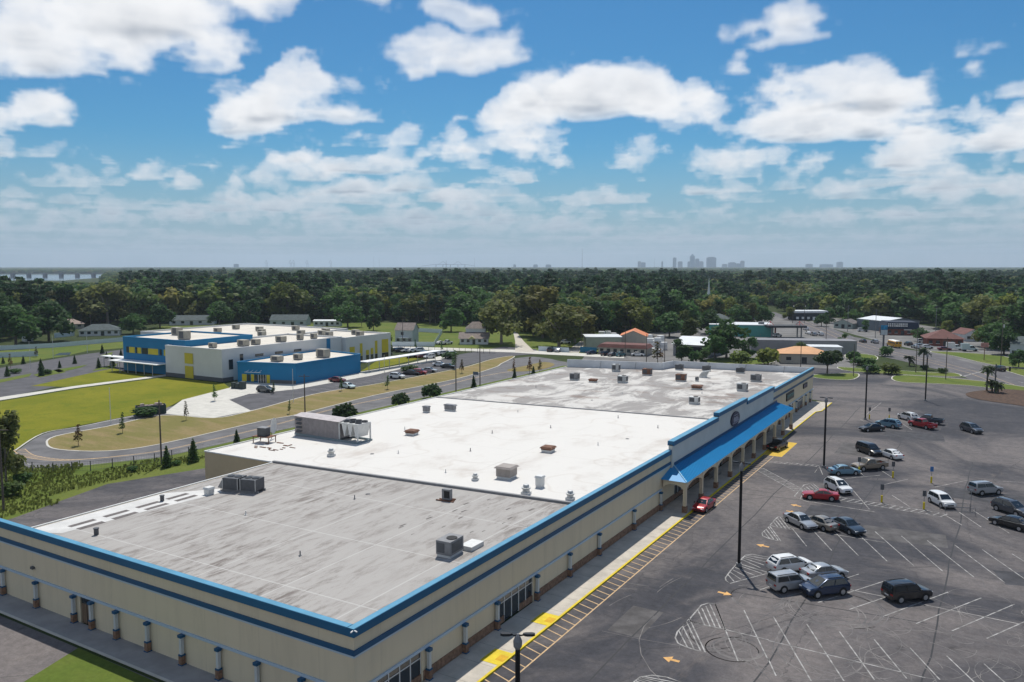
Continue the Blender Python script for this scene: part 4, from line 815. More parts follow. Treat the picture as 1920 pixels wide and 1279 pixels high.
for (x, y, kd, pt, a, l) in ((1378, 828, 'sedan', 'white', 20, 'white sedan in the drive lane ahead of a black sedan'), (1440, 842, 'sedan', 'black', 20, 'black sedan following the white sedan by the verge'), (1300, 872, 'sedan', 'silver', 20, 'silver sedan parked along the verge beside the red car'), (1230, 888, 'hatch', 'red', 20, 'red hatchback parked along the verge beside silver sedan'), (1168, 892, 'sedan', 'black', 20, 'black sedan half hidden by a bush on the verge'), (1058, 920, 'suv', 'white', 8, 'white crossover parked at the verge near a sapling'), (610, 945, 'sedan', 'darkred', 15, 'dark red sedan close to the blue school wing'), (690, 992, 'sedan', 'pale', -8, 'pale green and white vintage car beside the shrub island'), (72, 1022, 'suv', 'grey', 8, 'grey suv parked beside the concrete pad')):
    q = G(*Z3(x, y)); car_at(kd, pt, q.x, q.y, R(a), l, None, True, .06)
# avenue and shops beyond
for (x, y, kd, pt, a, l) in ((710, 568, 'van', 'white', 20, 'white delivery van parked beside the dark-roofed warehouse'), (800, 655, 'suv', 'silver', 118, 'silver crossover driving ahead of the school bus'), (712, 648, 'sedan', 'black', 118, 'black sedan leading the traffic on the avenue'), (1052, 672, 'suv', 'black', 118, 'black suv following the school bus'), (1105, 692, 'sedan', 'silver', 118, 'silver sedan behind the black suv on the avenue'), (1150, 688, 'suv', 'silver', 30, 'silver suv parked by the palms'), (1195, 694, 'hatch', 'white', 30, 'white hatchback parked by the palms'), (1165, 652, 'van', 'white', 15, 'white passenger van in front of the maroon roof'), (1260, 668, 'sedan', 'black', 20, 'black sedan parked in front of the maroon roof'), (285, 556, 'suv', 'white', 118, 'white suv at the head of the queue on the avenue'), (300, 586, 'sedan', 'white', 118, 'white sedan in the queue beside the black canopy'), (342, 598, 'suv', 'silver', 118, 'silver suv in the queue beside the black canopy'), (393, 596, 'suv', 'white', 118, 'white suv closing the queue on the avenue'), (1400, 705, 'box_truck', 'white', 20, 'white box truck parked before the maroon-roofed building'), (1510, 714, 'box_truck', 'pale', 20, 'pale box truck parked next to the white box truck'), (1322, 708, 'sedan', 'darkred', 20, 'dark red sedan parked beside the white box truck'), (1735, 862, 'suv', 'black', 118, 'black suv waiting under the traffic signal mast')):
    q = G(*Z5(x, y)); car_at(kd, pt, q.x, q.y, R(a), l, None, True, .022)
for (x, y, kd, pt, a, l) in ((1033, 659.5, 'suv', 'black', 100, 'black suv parked by the grey fence on the back street'), (1047, 660, 'sedan', 'silver', 100, 'silver sedan parked by the grey fence on the back street'), (1058, 645, 'pickup', 'white', 60, 'white pickup parked on the grass under the big tree'), (1110, 664.5, 'sedan', 'navy', 60, 'navy car beside the blue board fence'), (1136, 667, 'suv', 'black', 75, 'black suv parked before the hedge of the low restaurant'), (1149, 668, 'sedan', 'grey', 75, 'grey sedan parked before the hedge of the low restaurant'), (1164, 668.5, 'hatch', 'teal', 75, 'teal hatchback parked before the hedge of the low restaurant'), (1196, 668, 'sedan', 'white', 20, 'white sports car parked by the end of the hedge'), (826, 646, 'sedan', 'white', 80, 'white car on the drive beside the fenced house'), (838, 646, 'pickup', 'white', 80, 'white pickup on the drive beside the fenced house'), (1457, 632, 'suv', 'white', 60, 'white suv beside the teal building'), (1420, 630, 'sedan', 'white', 60, 'white sedan in front of teal building'), (1431, 631, 'sedan', 'teal', 60, 'teal sedan in front of teal building')):
    q = G(x, y); car_at(kd, pt, q.x, q.y, R(a), l, None, True, .07)
# school bus
t = thing('school_bus', 'yellow school bus with a white roof driving on the avenue', 'bus', (*G(1676, 651).xy, .022), R(116)); BUSY = mat('bus_yellow', (.62, .30, .012), .4, spec=.5)
b = MB(); b.loft([[(x, -w, .55), (x, -w, 2.35), (x, -w * .86, 2.62), (x, w * .86, 2.62), (x, w, 2.35), (x, w, .55)] for x, w in ((-4.6, 1.15), (-4.5, 1.22), (3.2, 1.22), (3.3, 1.18))]); b.build('body', BUSY, t)
b = MB(); b.loft([[(x, -w, .55), (x, -w, h), (x, w, h), (x, w, .55)] for x, w, h in ((3.31, 1.1, 1.55), (4.6, 1.0, 1.45), (5.0, .9, 1.2))]); b.build('hood', BUSY, t)
b = MB(); b.loft([[(x, -1.07, 2.625), (x, -.8, 2.78), (x, .8, 2.78), (x, 1.07, 2.625)] for x in (-4.5, 3.2)]); b.build('roof', WHITE, t)
for s in (-1, 1):
    for k in range(10): b = MB(); b.box(-4.2 + k * .72, s * 1.222, 1.65, -3.6 + k * .72, s * 1.235, 2.25); b.build('side_window', CGLASS, t)
    b = MB(); b.box(-4.5, s * 1.222, 1.35, 3.2, s * 1.232, 1.43); b.build('rub_rail', BLACK, t)
    b = MB(); b.box(-4.62, s * .25, 1.7, -4.604, s * 1.0, 2.3); b.build('rear_window', CGLASS, t)
    for x in (-2.6, 3.9): b = MB(); b.tube((x, s * .95, .5), (x, s * 1.24, .5), .5, None, 16); w = b.build('wheel', RUBBER, t, 40); b = MB(); b.tube((x, s * 1.1, .5), (x, s * 1.25, .5), .26, None, 12); b.build('rim', RIM, w)
b = MB(); b.box(3.305, -1.0, 1.6, 3.32, 1.0, 2.35); b.build('windshield', CGLASS, t)
# ------------------------------------------------------------------ the school
SW = mat('school_white_panel', (.60, .61, .61), .7, .03, .3); SB = mat('school_blue_panel', (.004, .165, .35), .55, .04, .3); SYEL = mat('school_yellow_panel', (.56, .46, .035), .6, .05, .5); SROOF = mat('school_roof', (.60, .555, .48), .9, .08, .15); SBASE = mat('school_base_grey', (.10, .105, .115), .8)
school = thing('school_building', 'blue and white school with yellow panels and flat pale roofs', 'school', (0, 0, 0))
def block(x0, y0, x1, y1, h, m, name='wall', base=True):
    b = MB(); b.box(x0, y0, 0, x1, y1, h); w = b.build(name, m, school)
    b = MB(); b.poly([(x0 + .5, y0 + .5, h + .004), (x1 - .5, y0 + .5, h + .004), (x1 - .5, y1 - .5, h + .004), (x0 + .5, y1 - .5, h + .004)]); b.build('roof', SROOF, w)
    b = MB()
    for a in ((x0, y0, x1, y0 + .45), (x0, y1 - .45, x1, y1), (x0, y0 + .45, x0 + .45, y1 - .45), (x1 - .45, y0 + .45, x1, y1 - .45)): b.box(a[0] - .03, a[1] - .03, h + .006, a[2] + .03, a[3] + .03, h + .5)
    b.build('parapet', m, w)
    return w
block(-230, 150.2, -200.5, 175, 10.0, SB); block(-207, 148.3, -182.5, 196, 8.6, SW); block(-262, 178, -207.2, 226, 8.3, SW); block(-207.1, 196.2, -181, 219, 8.3, SW)
b = MB(); ft = [(-179, 150.6), (-161.8, 155.7), (-163.2, 183.2), (-182.3, 186)]; b.prism(ft, 0, 5.35); w = b.build('wing_wall', SB, school)
b = MB(); b.poly([(-178.5, 151.4, 5.36), (-162.4, 156.2, 5.36), (-163.7, 182.8, 5.36), (-182, 185.4, 5.36)]); b.build('wing_roof', SROOF, w)
for a, c in zip(ft, ft[1:] + ft[:1]):
    A_, B_ = Vector((*a, 0)), Vector((*c, 0)); t_ = (B_ - A_).normalized(); n_ = Vector((-t_.y, t_.x, 0)) * .2; b = MB(); b.prism([(A_ + n_)[:2], (A_ - n_)[:2], (B_ - n_)[:2], (B_ + n_)[:2]], 5.362, 5.75); b.build('wing_parapet', SB, w)
def plate(name, m, x0, y0, z0, x1, y1, z1): b = MB(); b.box(x0, y0, z0, x1, y1, z1); return b.build(name, m, school)
plate('plinth', SBASE, -207.1, 148.2, 0, -182.42, 148.298, 1.1); plate('plinth', SBASE, -182.498, 148.4, 0, -182.4, 152, 1.1)
for z0, z1 in ((.1, 3.6), (4.3, 7.3)): plate('yellow_panel', SYEL, -198.2, 148.12, z0, -194.6, 148.196, z1)
for x0, x1, m in ((-228.3, -227.2, GLASS), (-226.9, -224.2, SYEL), (-223.7, -223.0, GLASS), (-222.8, -221.0, SYEL), (-220.6, -217.9, GLASS), (-217.6, -212.9, SYEL), (-212.2, -211.3, GLASS), (-210.2, -207.6, SYEL)): plate('window' if m is GLASS else 'yellow_panel', m, x0, 150.08, 5.6, x1, 150.196, 7.4)
for y0, y1, z0, z1 in ((150.6, 152.0, 3.2, 6.0), (154.5, 155.6, 4.8, 7.2)): plate('window', GLASS, -182.495, y0, z0, -182.40, y1, z1)
for y in (160, 167.5, 175): plate('window', GLASS, -182.495, y, 6.0, -182.40, y + 3.0, 6.7)
plate('blue_stripe', SB, -182.495, 189, 5.4, -182.38, 190.6, 8.9)
for y0, y1, z1 in ((198, 200.4, 5.5), (203, 204.2, 6.3), (206, 207.4, 3.8), (208.4, 209.6, 4.3), (210.6, 211.8, 6.6), (214.2, 217.6, 6.8)): plate('yellow_panel', SYEL, -180.995, y0, 2.2, -180.9, y1, z1); plate('window', GLASS, -180.995, y0, .3, -180.9, y1, 2.1)
# entrance on the skewed wing front
A_, B_ = Vector((-179, 150.6, 0)), Vector((-161.8, 155.7, 0)); t_ = (B_ - A_).normalized(); n_ = Vector((t_.y, -t_.x, 0))
def onwing(name, m, s0, s1, z0, z1, d=.09): b = MB(); P_ = A_ + t_ * s0 + n_ * .003; Q_ = A_ + t_ * s1 + n_ * .003; b.extr([P_ + Vector((0, 0, z0)), Q_ + Vector((0, 0, z0)), Q_ + Vector((0, 0, z1)), P_ + Vector((0, 0, z1))], n_ * d); return b.build(name, m, school)
for s0, s1, m in ((1.4, 2.8, SYEL), (3.0, 3.9, GLASS), (4.2, 5.1, SYEL), (5.3, 6.2, GLASS), (6.4, 8.8, GLASS), (9.0, 10.0, SYEL)): onwing('yellow_panel' if m is SYEL else 'door' if s0 > 6 else 'window', m, s0, s1, .35 if s0 < 6 else .06, 2.3)
for k in range(4): onwing('door_mullion', WHITE, 6.45 + k * .75, 6.53 + k * .75, .06, 2.3, .13)
onwing('plinth', SBASE, 10.2, 17.9, 0, 1.0, .06)
b = MB()
for k in range(4): c = A_ + t_ * (3.6 + k * 1.3); b.path([c + n_ * .1 + Vector((0, 0, 3.5)), c + n_ * 1.6 + Vector((0, 0, 3.1))], .05, 5)
b.path([A_ + t_ * 3.2 + n_ * 1.6 + Vector((0, 0, 3.1)), A_ + t_ * 8.2 + n_ * 1.6 + Vector((0, 0, 3.1))], .06, 5); b.build('entrance_canopy', WHITE, school)
def canopy(name, x0, y0, x1, y1, z, n, label):
    t = thing(name, label, 'canopy'); b = MB(); b.box(x0, y0, z, x1, y1, z + .22); b.build('roof', WHITE, t)
    L = max(x1 - x0, y1 - y0)
    for k in range(n):
        f = (k + .3) / n; x, y = (x0 + (x1 - x0) * f, y0 + .5) if x1 - x0 > y1 - y0 else (x1 - .5, y0 + (y1 - y0) * f); b = MB(); b.tube((x, y, .02), (x, y, z), .10); b.build('post', GALV, t)
canopy('covered_walk', -164.5, 183.6, -161, 222, 3.1, 8, 'long white covered walkway running from the blue school wing'); canopy('front_canopy', -231, 145.6, -207.4, 150.05, 3.3, 6, 'white canopy along the tall blue block of the school'); canopy('side_canopy', -245, 152, -231.2, 155, 3.2, 4, 'short white canopy beside the tall blue block')
q = random.Random(11)
words2 = ['over the blue block, at its outer end', 'over the blue block, beside the white block', 'nearest the white front corner', 'behind the front corner unit', 'second along the white ridge', 'third along the white ridge', 'fourth along the white ridge', 'fifth along the white ridge', 'on the far roof, first in line', 'on the far roof, second in line', 'on the far roof, third in line', 'on the far roof, fourth in line', 'on the far roof, fifth in line', 'on the far roof, sixth in line', 'on the far roof, seventh in line', 'on the far roof close to the yellow-panelled end', 'on the blue wing, dark and low', 'in the middle of the blue wing roof', 'at the far end of the blue wing roof', 'on the rear roof, first in line', 'on the rear roof, second in line', 'on the rear roof, third in line', 'on the rear roof, fourth in line']
spots = [(-224, 165, 10, 3.2, 2.2), (-208.5, 156, 10, 3.4, 2.4), (-192, 153, 8.6, 2.2, 1.2), (-188.5, 161, 8.6, 3.2, 1.6), (-189, 166, 8.6, 2.6, 1.4), (-189, 176, 8.6, 3, 1.5), (-189, 184, 8.6, 2, 1.6), (-188, 189, 8.6, 2, 1.5), (-212, 189, 8.3, 2.6, 1.4), (-220, 196, 8.3, 2.6, 1.4), (-205, 200, 8.3, 2.6, 1.4), (-198, 203, 8.3, 2.6, 1.4), (-192, 200, 8.3, 2.6, 1.4), (-203, 210, 8.3, 2.6, 1.4), (-190, 211, 8.3, 2.6, 1.4), (-184.5, 207, 8.3, 2.6, 1.4), (-172, 158.5, 5.36, 3.2, 1.3), (-170, 164.5, 5.36, 2.4, 1.4), (-168, 172.5, 5.36, 3.6, 2.2), (-238, 192, 8.3, 2.6, 1.4), (-230, 204, 8.3, 2.6, 1.4), (-245, 206, 8.3, 2.6, 1.4), (-222, 214, 8.3, 2.6, 1.4)]
for (x, y, z, s, h), wd in zip(spots, words2):
    t = thing('school_rooftop_unit', 'beige rooftop unit ' + wd, 'air conditioner', (x, y, z + .01), q.uniform(-.03, .03), None); TM = MATS.get('taupe_unit') or mat('taupe_unit', (.36, .335, .28), .6, .1, 1)
    b = MB(); b.cbox(0, 0, 0, s * .9, s * .55, .3); b.build('curb', MGREY, t); b = MB(); b.cbox(0, 0, .3, s, s * .62, h); b.build('casing', TM, t); b = MB(); b.box(-s * .3, -s * .31 - .02, .5, s * .3, -s * .31 - .004, .1 + h); b.build('louvre', DGREY, t)
# ------------------------------------------------------------------ houses, shops and sheds of the town
BUILT = []
def shed(name, label, cat, pl, pr, depth, h, wall, roofm, kind='flat', rise=1.5, over=.35, win=0, door=1, winm=None, z=.0):
    A_, B_ = G(*pl), G(*pr); t_ = (B_ - A_); L = t_.length; yaw = math.atan2(t_.y, t_.x); n_ = Vector((-t_.y, t_.x, 0)).normalized()
    t = thing(name, label, cat, (A_.x, A_.y, z), yaw); BUILT.append(((A_ + B_) / 2 + n_ * depth / 2, max(L, depth) / 2 + 3))
    b = MB(); b.box(0, 0, 0, L, depth, h)
    if kind == 'gable':
        b.add([(0, 0, h), (0, depth, h), (0, depth / 2, h + rise - .05), (L, 0, h), (L, depth, h), (L, depth / 2, h + rise - .05)], [(0, 2, 1), (3, 4, 5)])
    if kind == 'gable_front': b.add([(0, 0, h), (L, 0, h), (L / 2, 0, h + rise - .05)], [(0, 1, 2)])
    b.build('wall', wall, t); o = over; b = MB()
    if kind == 'flat': b.box(-o, -o, h + .004, L + o, depth + o, h + rise * .2)
    elif kind == 'gable': b.add([(-o, -o, h - .1), (L + o, -o, h - .1), (L + o, depth / 2, h + rise), (-o, depth / 2, h + rise), (-o, depth + o, h - .1), (L + o, depth + o, h - .1)], [(0, 1, 2, 3), (3, 2, 5, 4)])
    elif kind == 'gable_front': b.add([(-o, -o, h - .1), (L / 2, -o, h + rise), (L / 2, depth + o, h + rise), (-o, depth + o, h - .1), (L + o, -o, h - .1), (L + o, depth + o, h - .1)], [(0, 1, 2, 3), (1, 4, 5, 2)])
    elif kind == 'hip':
        r_ = min(L, depth) / 2; b.add([(-o, -o, h - .02), (L + o, -o, h - .02), (L + o, depth + o, h - .02), (-o, depth + o, h - .02), (r_, depth / 2, h + rise), (max(r_ + .1, L - r_), depth / 2, h + rise)], [(0, 1, 5, 4), (1, 2, 5), (2, 3, 4, 5), (3, 0, 4), (3, 2, 1, 0)])
    elif kind == 'mansard':
        b.loft([[(-o, -o, h - .6), (L + o, -o, h - .6), (L + o, depth + o, h - .6), (-o, depth + o, h - .6)], [(.5, .5, h + rise), (L - .5, .5, h + rise), (L - .5, depth - .5, h + rise), (.5, depth - .5, h + rise)]])
    r_ = b.build('roof', roofm, t)
    for k in range(win):
        x = L * (k + .5) / win; w_ = min(1.6, L / win * .5); isd = door and k == win // 2; b = MB(); b.box(x - w_ / 2, -.07, .1 if isd else .95, x + w_ / 2, -.004, 2.15); f = b.build('door' if isd else 'window', winm or GLASS, t)
        if not isd: b = MB(); b.box(x - w_ / 2 - .08, -.12, .84, x + w_ / 2 + .08, -.005, .94); b.build('sill', WHITE, f)
    return t
WV = col_mat('white_siding', (.60, .62, .62)); BW = col_mat('blue_grey_siding', (.42, .46, .47)); TANW = col_mat('tan_siding', (.40, .37, .31)); GREYW = col_mat('grey_block', (.24, .24, .25)); SH_G = mat('green_grey_shingle', (.085, .105, .105), .9, .2, 1); SH_T = mat('taupe_shingle', (.21, .175, .155), .9, .18, .8); SH_P = mat('pink_brown_roof', (.34, .26, .22), .9, .15, .8); MET = mat('white_metal_roof', (.62, .64, .65), .5, .06, .2); OR = mat('orange_metal_roof', (.60, .20, .07), .5, .12, .3); ORP = mat('faded_orange_roof', (.58, .29, .12), .6, .12, .25); MAR = mat('maroon_roof', (.13, .050, .042), .8, .15, .5); TEAL = mat('teal_wall', (.07, .27, .24), .7, .06, .3); BLKR = mat('black_roof', (.03, .034, .04), .7, .1)
h2 = shed('two_story_house', 'two-storey pale house with grey shingle roofs beside white fence', 'house', (741, 644), (774, 644.5), 9, 5.6, BW, SH_T, 'gable', 2.8, win=3, door=0)
b = MB(); b.box(2.5, -.09, 3.6, 3.6, -.004, 4.8); b.build('window', GLASS, h2); b = MB(); b.box(2.0, -2.2, 2.4, 6.0, -.01, 2.55); b.build('porch_roof', WHITE, h2)
h3 = shed('porch_house', 'white house with a long front porch and yellow gable', 'house', (862, 646), (915, 646), 9, 2.5, WV, SH_T, 'gable', 2.2, .6, win=5)
b = MB(); b.box(2.2, 5, 2.6, 10.4, 12, 6.2); b.build('upper_wall', WV, h3); b = MB(); b.add([(1.8, 4.6, 6.15), (10.8, 4.6, 6.15), (10.8, 12.4, 6.15), (1.8, 12.4, 6.15), (4.8, 8.5, 8.8), (7.8, 8.5, 8.8)], [(0, 1, 5, 4), (1, 2, 5), (2, 3, 4, 5), (3, 0, 4)]); b.build('upper_roof', SH_T, h3)
b = MB(); b.add([(3.4, -.75, 2.3), (6.6, -.75, 2.3), (5.0, -.75, 3.5), (3.4, .9, 2.6), (6.6, .9, 2.6), (5, 2.2, 3.5)], [(0, 1, 2), (0, 2, 5, 3), (1, 4, 5, 2)]); b.build('porch_gable', col_mat('pale_yellow_trim', (.58, .52, .26)), h3)
shed('ranch_house', 'low ranch house with green-grey roof behind the white fence', 'house', (148, 631), (224, 629), 10, 2.6, WV, SH_G, 'hip', 2.6, .6, win=6)
shed('tan_roof_house', 'house with a pinkish tan roof behind the ranch house', 'house', (104, 618), (158, 616), 9, 2.5, TANW, SH_P, 'hip', 2.4, .5, win=3)
shed('garden_shed', 'small white outbuilding under the dark oaks', 'shed', (47, 641), (63, 640), 4, 2.4, WV, SH_G, 'gable', 1.2, win=1)
shed('gabled_house', 'grey house with white gables behind the school roof', 'house', (318, 610), (400, 609), 10, 2.6, WV, SH_G, 'gable', 2.5, win=5)
shed('backyard_house', 'grey-walled house among pines behind the school', 'house', (506, 611), (574, 611), 10, 3.0, BW, SH_G, 'gable', 2.8, win=4)
shed('trailer_home', 'long white trailer home behind the school', 'mobile home', (588, 612), (638, 612), 5, 3.0, WV, WV, 'gable', .5, win=5)
shed('red_roof_house', 'house with a rust-red roof deep under the oaks', 'house', (128, 602), (156, 601), 8, 2.6, TANW, MAR, 'hip', 2, win=2)
shed('restaurant', 'low restaurant with maroon mansard roof and grey walls', 'restaurant', (1122, 664), (1211, 668), 9, 3.2, TANW, MAR, 'mansard', .6, .5, win=7)
shed('storage_hall', 'pale hall with a white flat roof behind the restaurant', 'building', (1099, 655), (1165, 655), 12, 4.6, col_mat('pale_green_wall', (.36, .38, .31)), MET, 'flat', 1.2)
shed('orange_roof_hall', 'hall with a bright orange gable roof behind the restaurant', 'building', (1162, 652), (1212, 653), 14, 4.6, TANW, OR, 'gable_front', 2.2)
os_ = shed('open_shed', 'open-sided metal shed with a pale ribbed roof', 'shed', (1262, 666), (1330, 670), 22, 4.2, GREYW, MET, 'gable', 2.0, .6)
b = MB(); b.box(1, -.05, .2, 12, -.006, 3.4); b.build('shaded_opening_panel', DARK, os_)  # black panel painted for the shade inside; the wall behind is solid
tb = shed('teal_building', 'long flat-roofed building with a teal block wall', 'building', (1330, 630), (1450, 632), 18, 5.2, TEAL, MET, 'flat', 1.0, .1)
b = MB(); b.box(22, 4, 5.4, 24.5, 6, 6.6); b.build('roof_unit', MGREY, tb); b = MB(); b.box(28.6, -.12, .0, 29.3, -.01, 5.1); b.build('brick_corner', RED_BRICK, tb)
gb = shed('grey_warehouse', 'long low grey block warehouse behind the orange-roofed shop', 'warehouse', (1408, 661), (1606, 664), 9, 4.6, GREYW, mat('grey_roof_sheet', (.20, .20, .215), .8, .1, .3), 'flat', .8, .1)
for k in range(9): b = MB(); b.box(2 + k * 3.9, -.10, .0, 2.4 + k * 3.9, -.006, 4.5); b.build('pier', GREYW, gb)
shed('orange_shop', 'small shop with a faded orange metal roof', 'shop', (1464, 681), (1552, 683), 10, 3.3, TANW, ORP, 'hip', 2.0, .8, win=3)
shed('white_roof_shop', 'white flat-roofed shop adjoining the orange-roofed one', 'shop', (1520, 670), (1578, 671), 8, 3.6, WV, MET, 'flat', 1.0)
ca = thing('fuel_canopy', 'black flat canopy with red steel frames on top', 'canopy', (*G(1440, 634).xy, 0), R(28)); b = MB(); b.box(0, 0, 4.6, 17, 9, 5.5); b.build('deck', BLKR, ca)
for x in (2, 15):
    for y in (1.5, 7.5): b = MB(); b.box(x - .25, y - .25, 0, x + .25, y + .25, 4.598); b.build('post', MGREY, ca)
    b = MB(); b.path([(x - 1, 2, 5.5), (x, 4.5, 7.3), (x + 1, 7, 5.5), (x - 1, 7, 5.5), (x, 4.5, 7.3), (x + 1, 2, 5.5)], .09, 5); b.build('red_frame', col_mat('red_steel', (.42, .035, .04)), ca)
ps = shed('brick_store', 'red brick store with a dark mansard roof and white lettering', 'store', (1662, 628), (1722, 629), 14, 3.4, RED_BRICK, mat('dark_blue_roof', (.022, .032, .055), .8, .1), 'mansard', 2.6, .5, win=5)
b = MB(); LW = (G(1722, 629) - G(1662, 628)).length; qq = random.Random(4)
for r_ in range(2):
    for k in range(11): x = .5 + k * .78; b.box(x, -.62 + r_ * -.06 + .0, 4.0 + (1 - r_) * .9, x + qq.uniform(.35, .62), -.5, 4.55 + (1 - r_) * .9)
b.build('roof_lettering', WHITE, ps)
b = MB(); b.box(7.5, -.12, 2.3, 10.8, -.004, 3.0); b.build('wall_sign', WHITE, ps)
shed('metal_warehouse', 'grey metal warehouse with a white roof beside the brick store', 'warehouse', (1606, 616), (1658, 622), 20, 5.2, mat('blue_grey_metal', (.14, .165, .19), .6, .05), MET, 'gable', 1.4, .2)
shed('maroon_restaurant', 'restaurant with a big maroon hip roof', 'restaurant', (1738, 648), (1806, 650), 13, 3.0, RED_BRICK, MAR, 'hip', 3.4, .9, win=5)
shed('white_gable_house', 'white gabled house beside the maroon restaurant', 'house', (1808, 640), (1842, 640), 10, 3.0, WV, MAR, 'gable_front', 2.2, win=2)
shed('pale_house', 'pale blue house at the edge of the trees', 'house', (1893, 668), (1960, 672), 10, 4.6, BW, SH_G, 'gable', 2.4, win=4)
shed('roadside_shop', 'white-roofed roadside shop with a dark lower front', 'shop', (1490, 601), (1552, 601), 12, 4.4, BLKR, MET, 'flat', 6.0, .2, win=6, winm=WHITE)
shed('cottage', 'small pale green cottage with a grey gable roof', 'house', (1563, 615), (1598, 617), 9, 2.8, col_mat('pale_green_siding', (.32, .37, .34)), SHINGLE, 'gable_front', 1.9, win=3)
ch = shed('church', 'red brick church with a maroon gable roof', 'church', (1330, 600), (1368, 600), 34, 6.6, RED_BRICK, MAR, 'gable_front', 4.6, .5, win=4)
sp = thing('steeple', 'slender white steeple rising over the maroon church roof', 'steeple', (*G(1328, 589).xy, 7)); b = MB(); b.cbox(0, 0, 0, 2.6, 2.6, 5); b.build('tower', WHITE, sp); b = MB(); b.lathe([(1.5, 5), (.9, 7.5), (.05, 17)], 8); b.build('spire', WHITE, sp)
shed('parish_house', 'dark hip-roofed house in front of the brick church', 'house', (1314, 612), (1372, 613), 12, 4.0, GREYW, SH_G, 'hip', 2.6, .6, win=4)
shed('woods_house', 'grey house half buried in the central trees', 'house', (1114, 599), (1136, 599), 9, 5.0, GREYW, SHINGLE, 'gable', 2.4, win=2)
for i, (px, py, w_, wm, rm, l) in enumerate(((1205, 531, 16, WV, MET, 'white-roofed house glimpsed far off in the woods'), (1285, 566, 11, WV, MET, 'pale-roofed house in the trees beside the steeple'), (1400, 572, 12, TANW, SH_P, 'tan-roofed house in the trees past the church'), (1424, 566, 14, WV, MET, 'white-roofed house behind the teal building trees'), (1612, 578, 9, WV, MET, 'white house glimpsed in the woods above the cottage'), (1245, 560, 10, TANW, SH_T, 'grey-roofed house in the woods beside the church'), (690, 575, 9, WV, SH_T, 'house roof glimpsed in the woods behind the school'), (1390, 590, 10, TANW, SHINGLE, 'grey house between the church and the avenue'))):
    shed('far_house', l, 'house', (px - w_ / 2, py), (px + w_ / 2, py), 9, 4.0, wm, rm, 'gable', 2.2, .4, win=3)
# crates and white tanks in the yard behind the restaurant
q = random.Random(8); n = 0
for x, y in ((1128, 641), (1134, 638), (1143, 640), (1150, 637), (1180, 640), (1190, 640), (1198, 642), (1216, 648), (1222, 652), (1228, 648), (1233, 655), (1238, 650), (1244, 656), (1226, 660), (1218, 656), (1236, 662), (1212, 640), (1140, 633)):
    P_ = G(x, y); t = thing('storage_tote', 'white caged storage tote stacked in the yard behind the restaurant', 'storage tote', (P_.x, P_.y, .004), q.uniform(0, 1), 'white totes in the supply yard')
    for k in range(q.choice((1, 2, 2, 3))):
        b = MB(); b.box(-1.2, -1.0, k * 1.5 + .14, 1.2, 1.0, k * 1.5 + 1.45); b.build('tank', WHITE, t); b = MB(); b.box(-1.2, -1.0, k * 1.5, 1.2, 1.0, k * 1.5 + .135); b.build('pallet', MGREY, t)
# fences
def fence(name, label, pts, h, m, step, px=True, slat=None, cat='fence'):
    P_ = [G(*p) if px else Vector((*p, 0)) for p in pts]; t = thing(name, label, cat, P_[0]); o = P_[0]
    for a, c in zip(P_, P_[1:]):
        d = c - a; L = d.length; u = d.normalized(); n_ = Vector((-u.y, u.x, 0)) * .03; k = max(1, round(L / step))
        for i in range(k):
            s0 = a - o + u * (L * i / k + .05); s1 = a - o + u * (L * (i + 1) / k - .05); b = MB(); b.cbox((s0 - u * .05).x, (s0 - u * .05).y, 0, .1, .1, h + .1); b.build('post', m, t)
            if slat is None: b = MB(); b.prism([(s0 + n_)[:2], (s0 - n_)[:2], (s1 - n_)[:2], (s1 + n_)[:2]], .05, h); b.build('panel', m, t)
            else:
                b = MB()
                for z in (.15, h * .5, h): b.tube(s0 + Vector((0, 0, z)), s1 + Vector((0, 0, z)), .022, None, 4)
                nn = int((s1 - s0).length / slat)
                for j in range(nn): w_ = s0.lerp(s1, j / nn); b.tube(w_ + Vector((0, 0, .1)), w_ + Vector((0, 0, h)), .008, None, 3)
                b.build('rail_panel', m, t)
VIN = mat('white_vinyl', (.56, .63, .66), .5, .03)
fence('vinyl_fence', 'white vinyl fence running behind the pond bank', [(-60, 678), (0, 671), (72, 668)], 1.9, VIN, 2.4)
fence('vinyl_fence', 'long white vinyl fence in front of the ranch house', [(0, 657), (100, 652), (235, 640)], 1.8, VIN, 2.4)
fence('vinyl_fence', 'short white vinyl fence beside the tan-roofed house', [(102, 634), (140, 630)], 2.2, VIN, 2.4)
fence('vinyl_fence', 'white vinyl fence enclosing the yard of the two-storey house', [(735, 650), (814, 650), (829, 625), (780, 622)], 1.9, VIN, 2.4)
fence('grey_fence', 'pale grey metal fence by the big tree', [(1010, 658), (1067, 661)], 1.8, VIN, 2.5)
fence('board_fence', 'deep blue board fence beside the restaurant', [(1088, 661), (1119, 663)], 2.2, col_mat('deep_blue_board', (.012, .14, .25)), 2.5)
fence('chain_fence', 'dark chain-link fence along the ditch beside the loop road', [(22, 884), (100, 886), (170, 883), (290, 868), (384, 849)], 1.5, DGREY, 3.2, slat=.35)
fence('metal_fence', 'black metal picket fence along the back street', [(736, 656), (850, 660), (930, 664)], 1.6, BLACK, 2.6, slat=.3)
t = thing('bin_enclosure', 'dark open skip heaped with rubbish beside a clipped hedge', 'skip', (*G(283, 776).xy, .03), R(60)); b = MB()
for a in ((-3, -1.2, 3, -1.1), (-3, 1.1, 3, 1.2), (-3, -1.1, -2.9, 1.1), (2.9, -1.1, 3, 1.1)): b.box(a[0], a[1], 0, a[2], a[3], 1.9)
b.build('walls', mat('dark_green_steel', (.03, .05, .05), .6), t); b = MB(); q = random.Random(2)
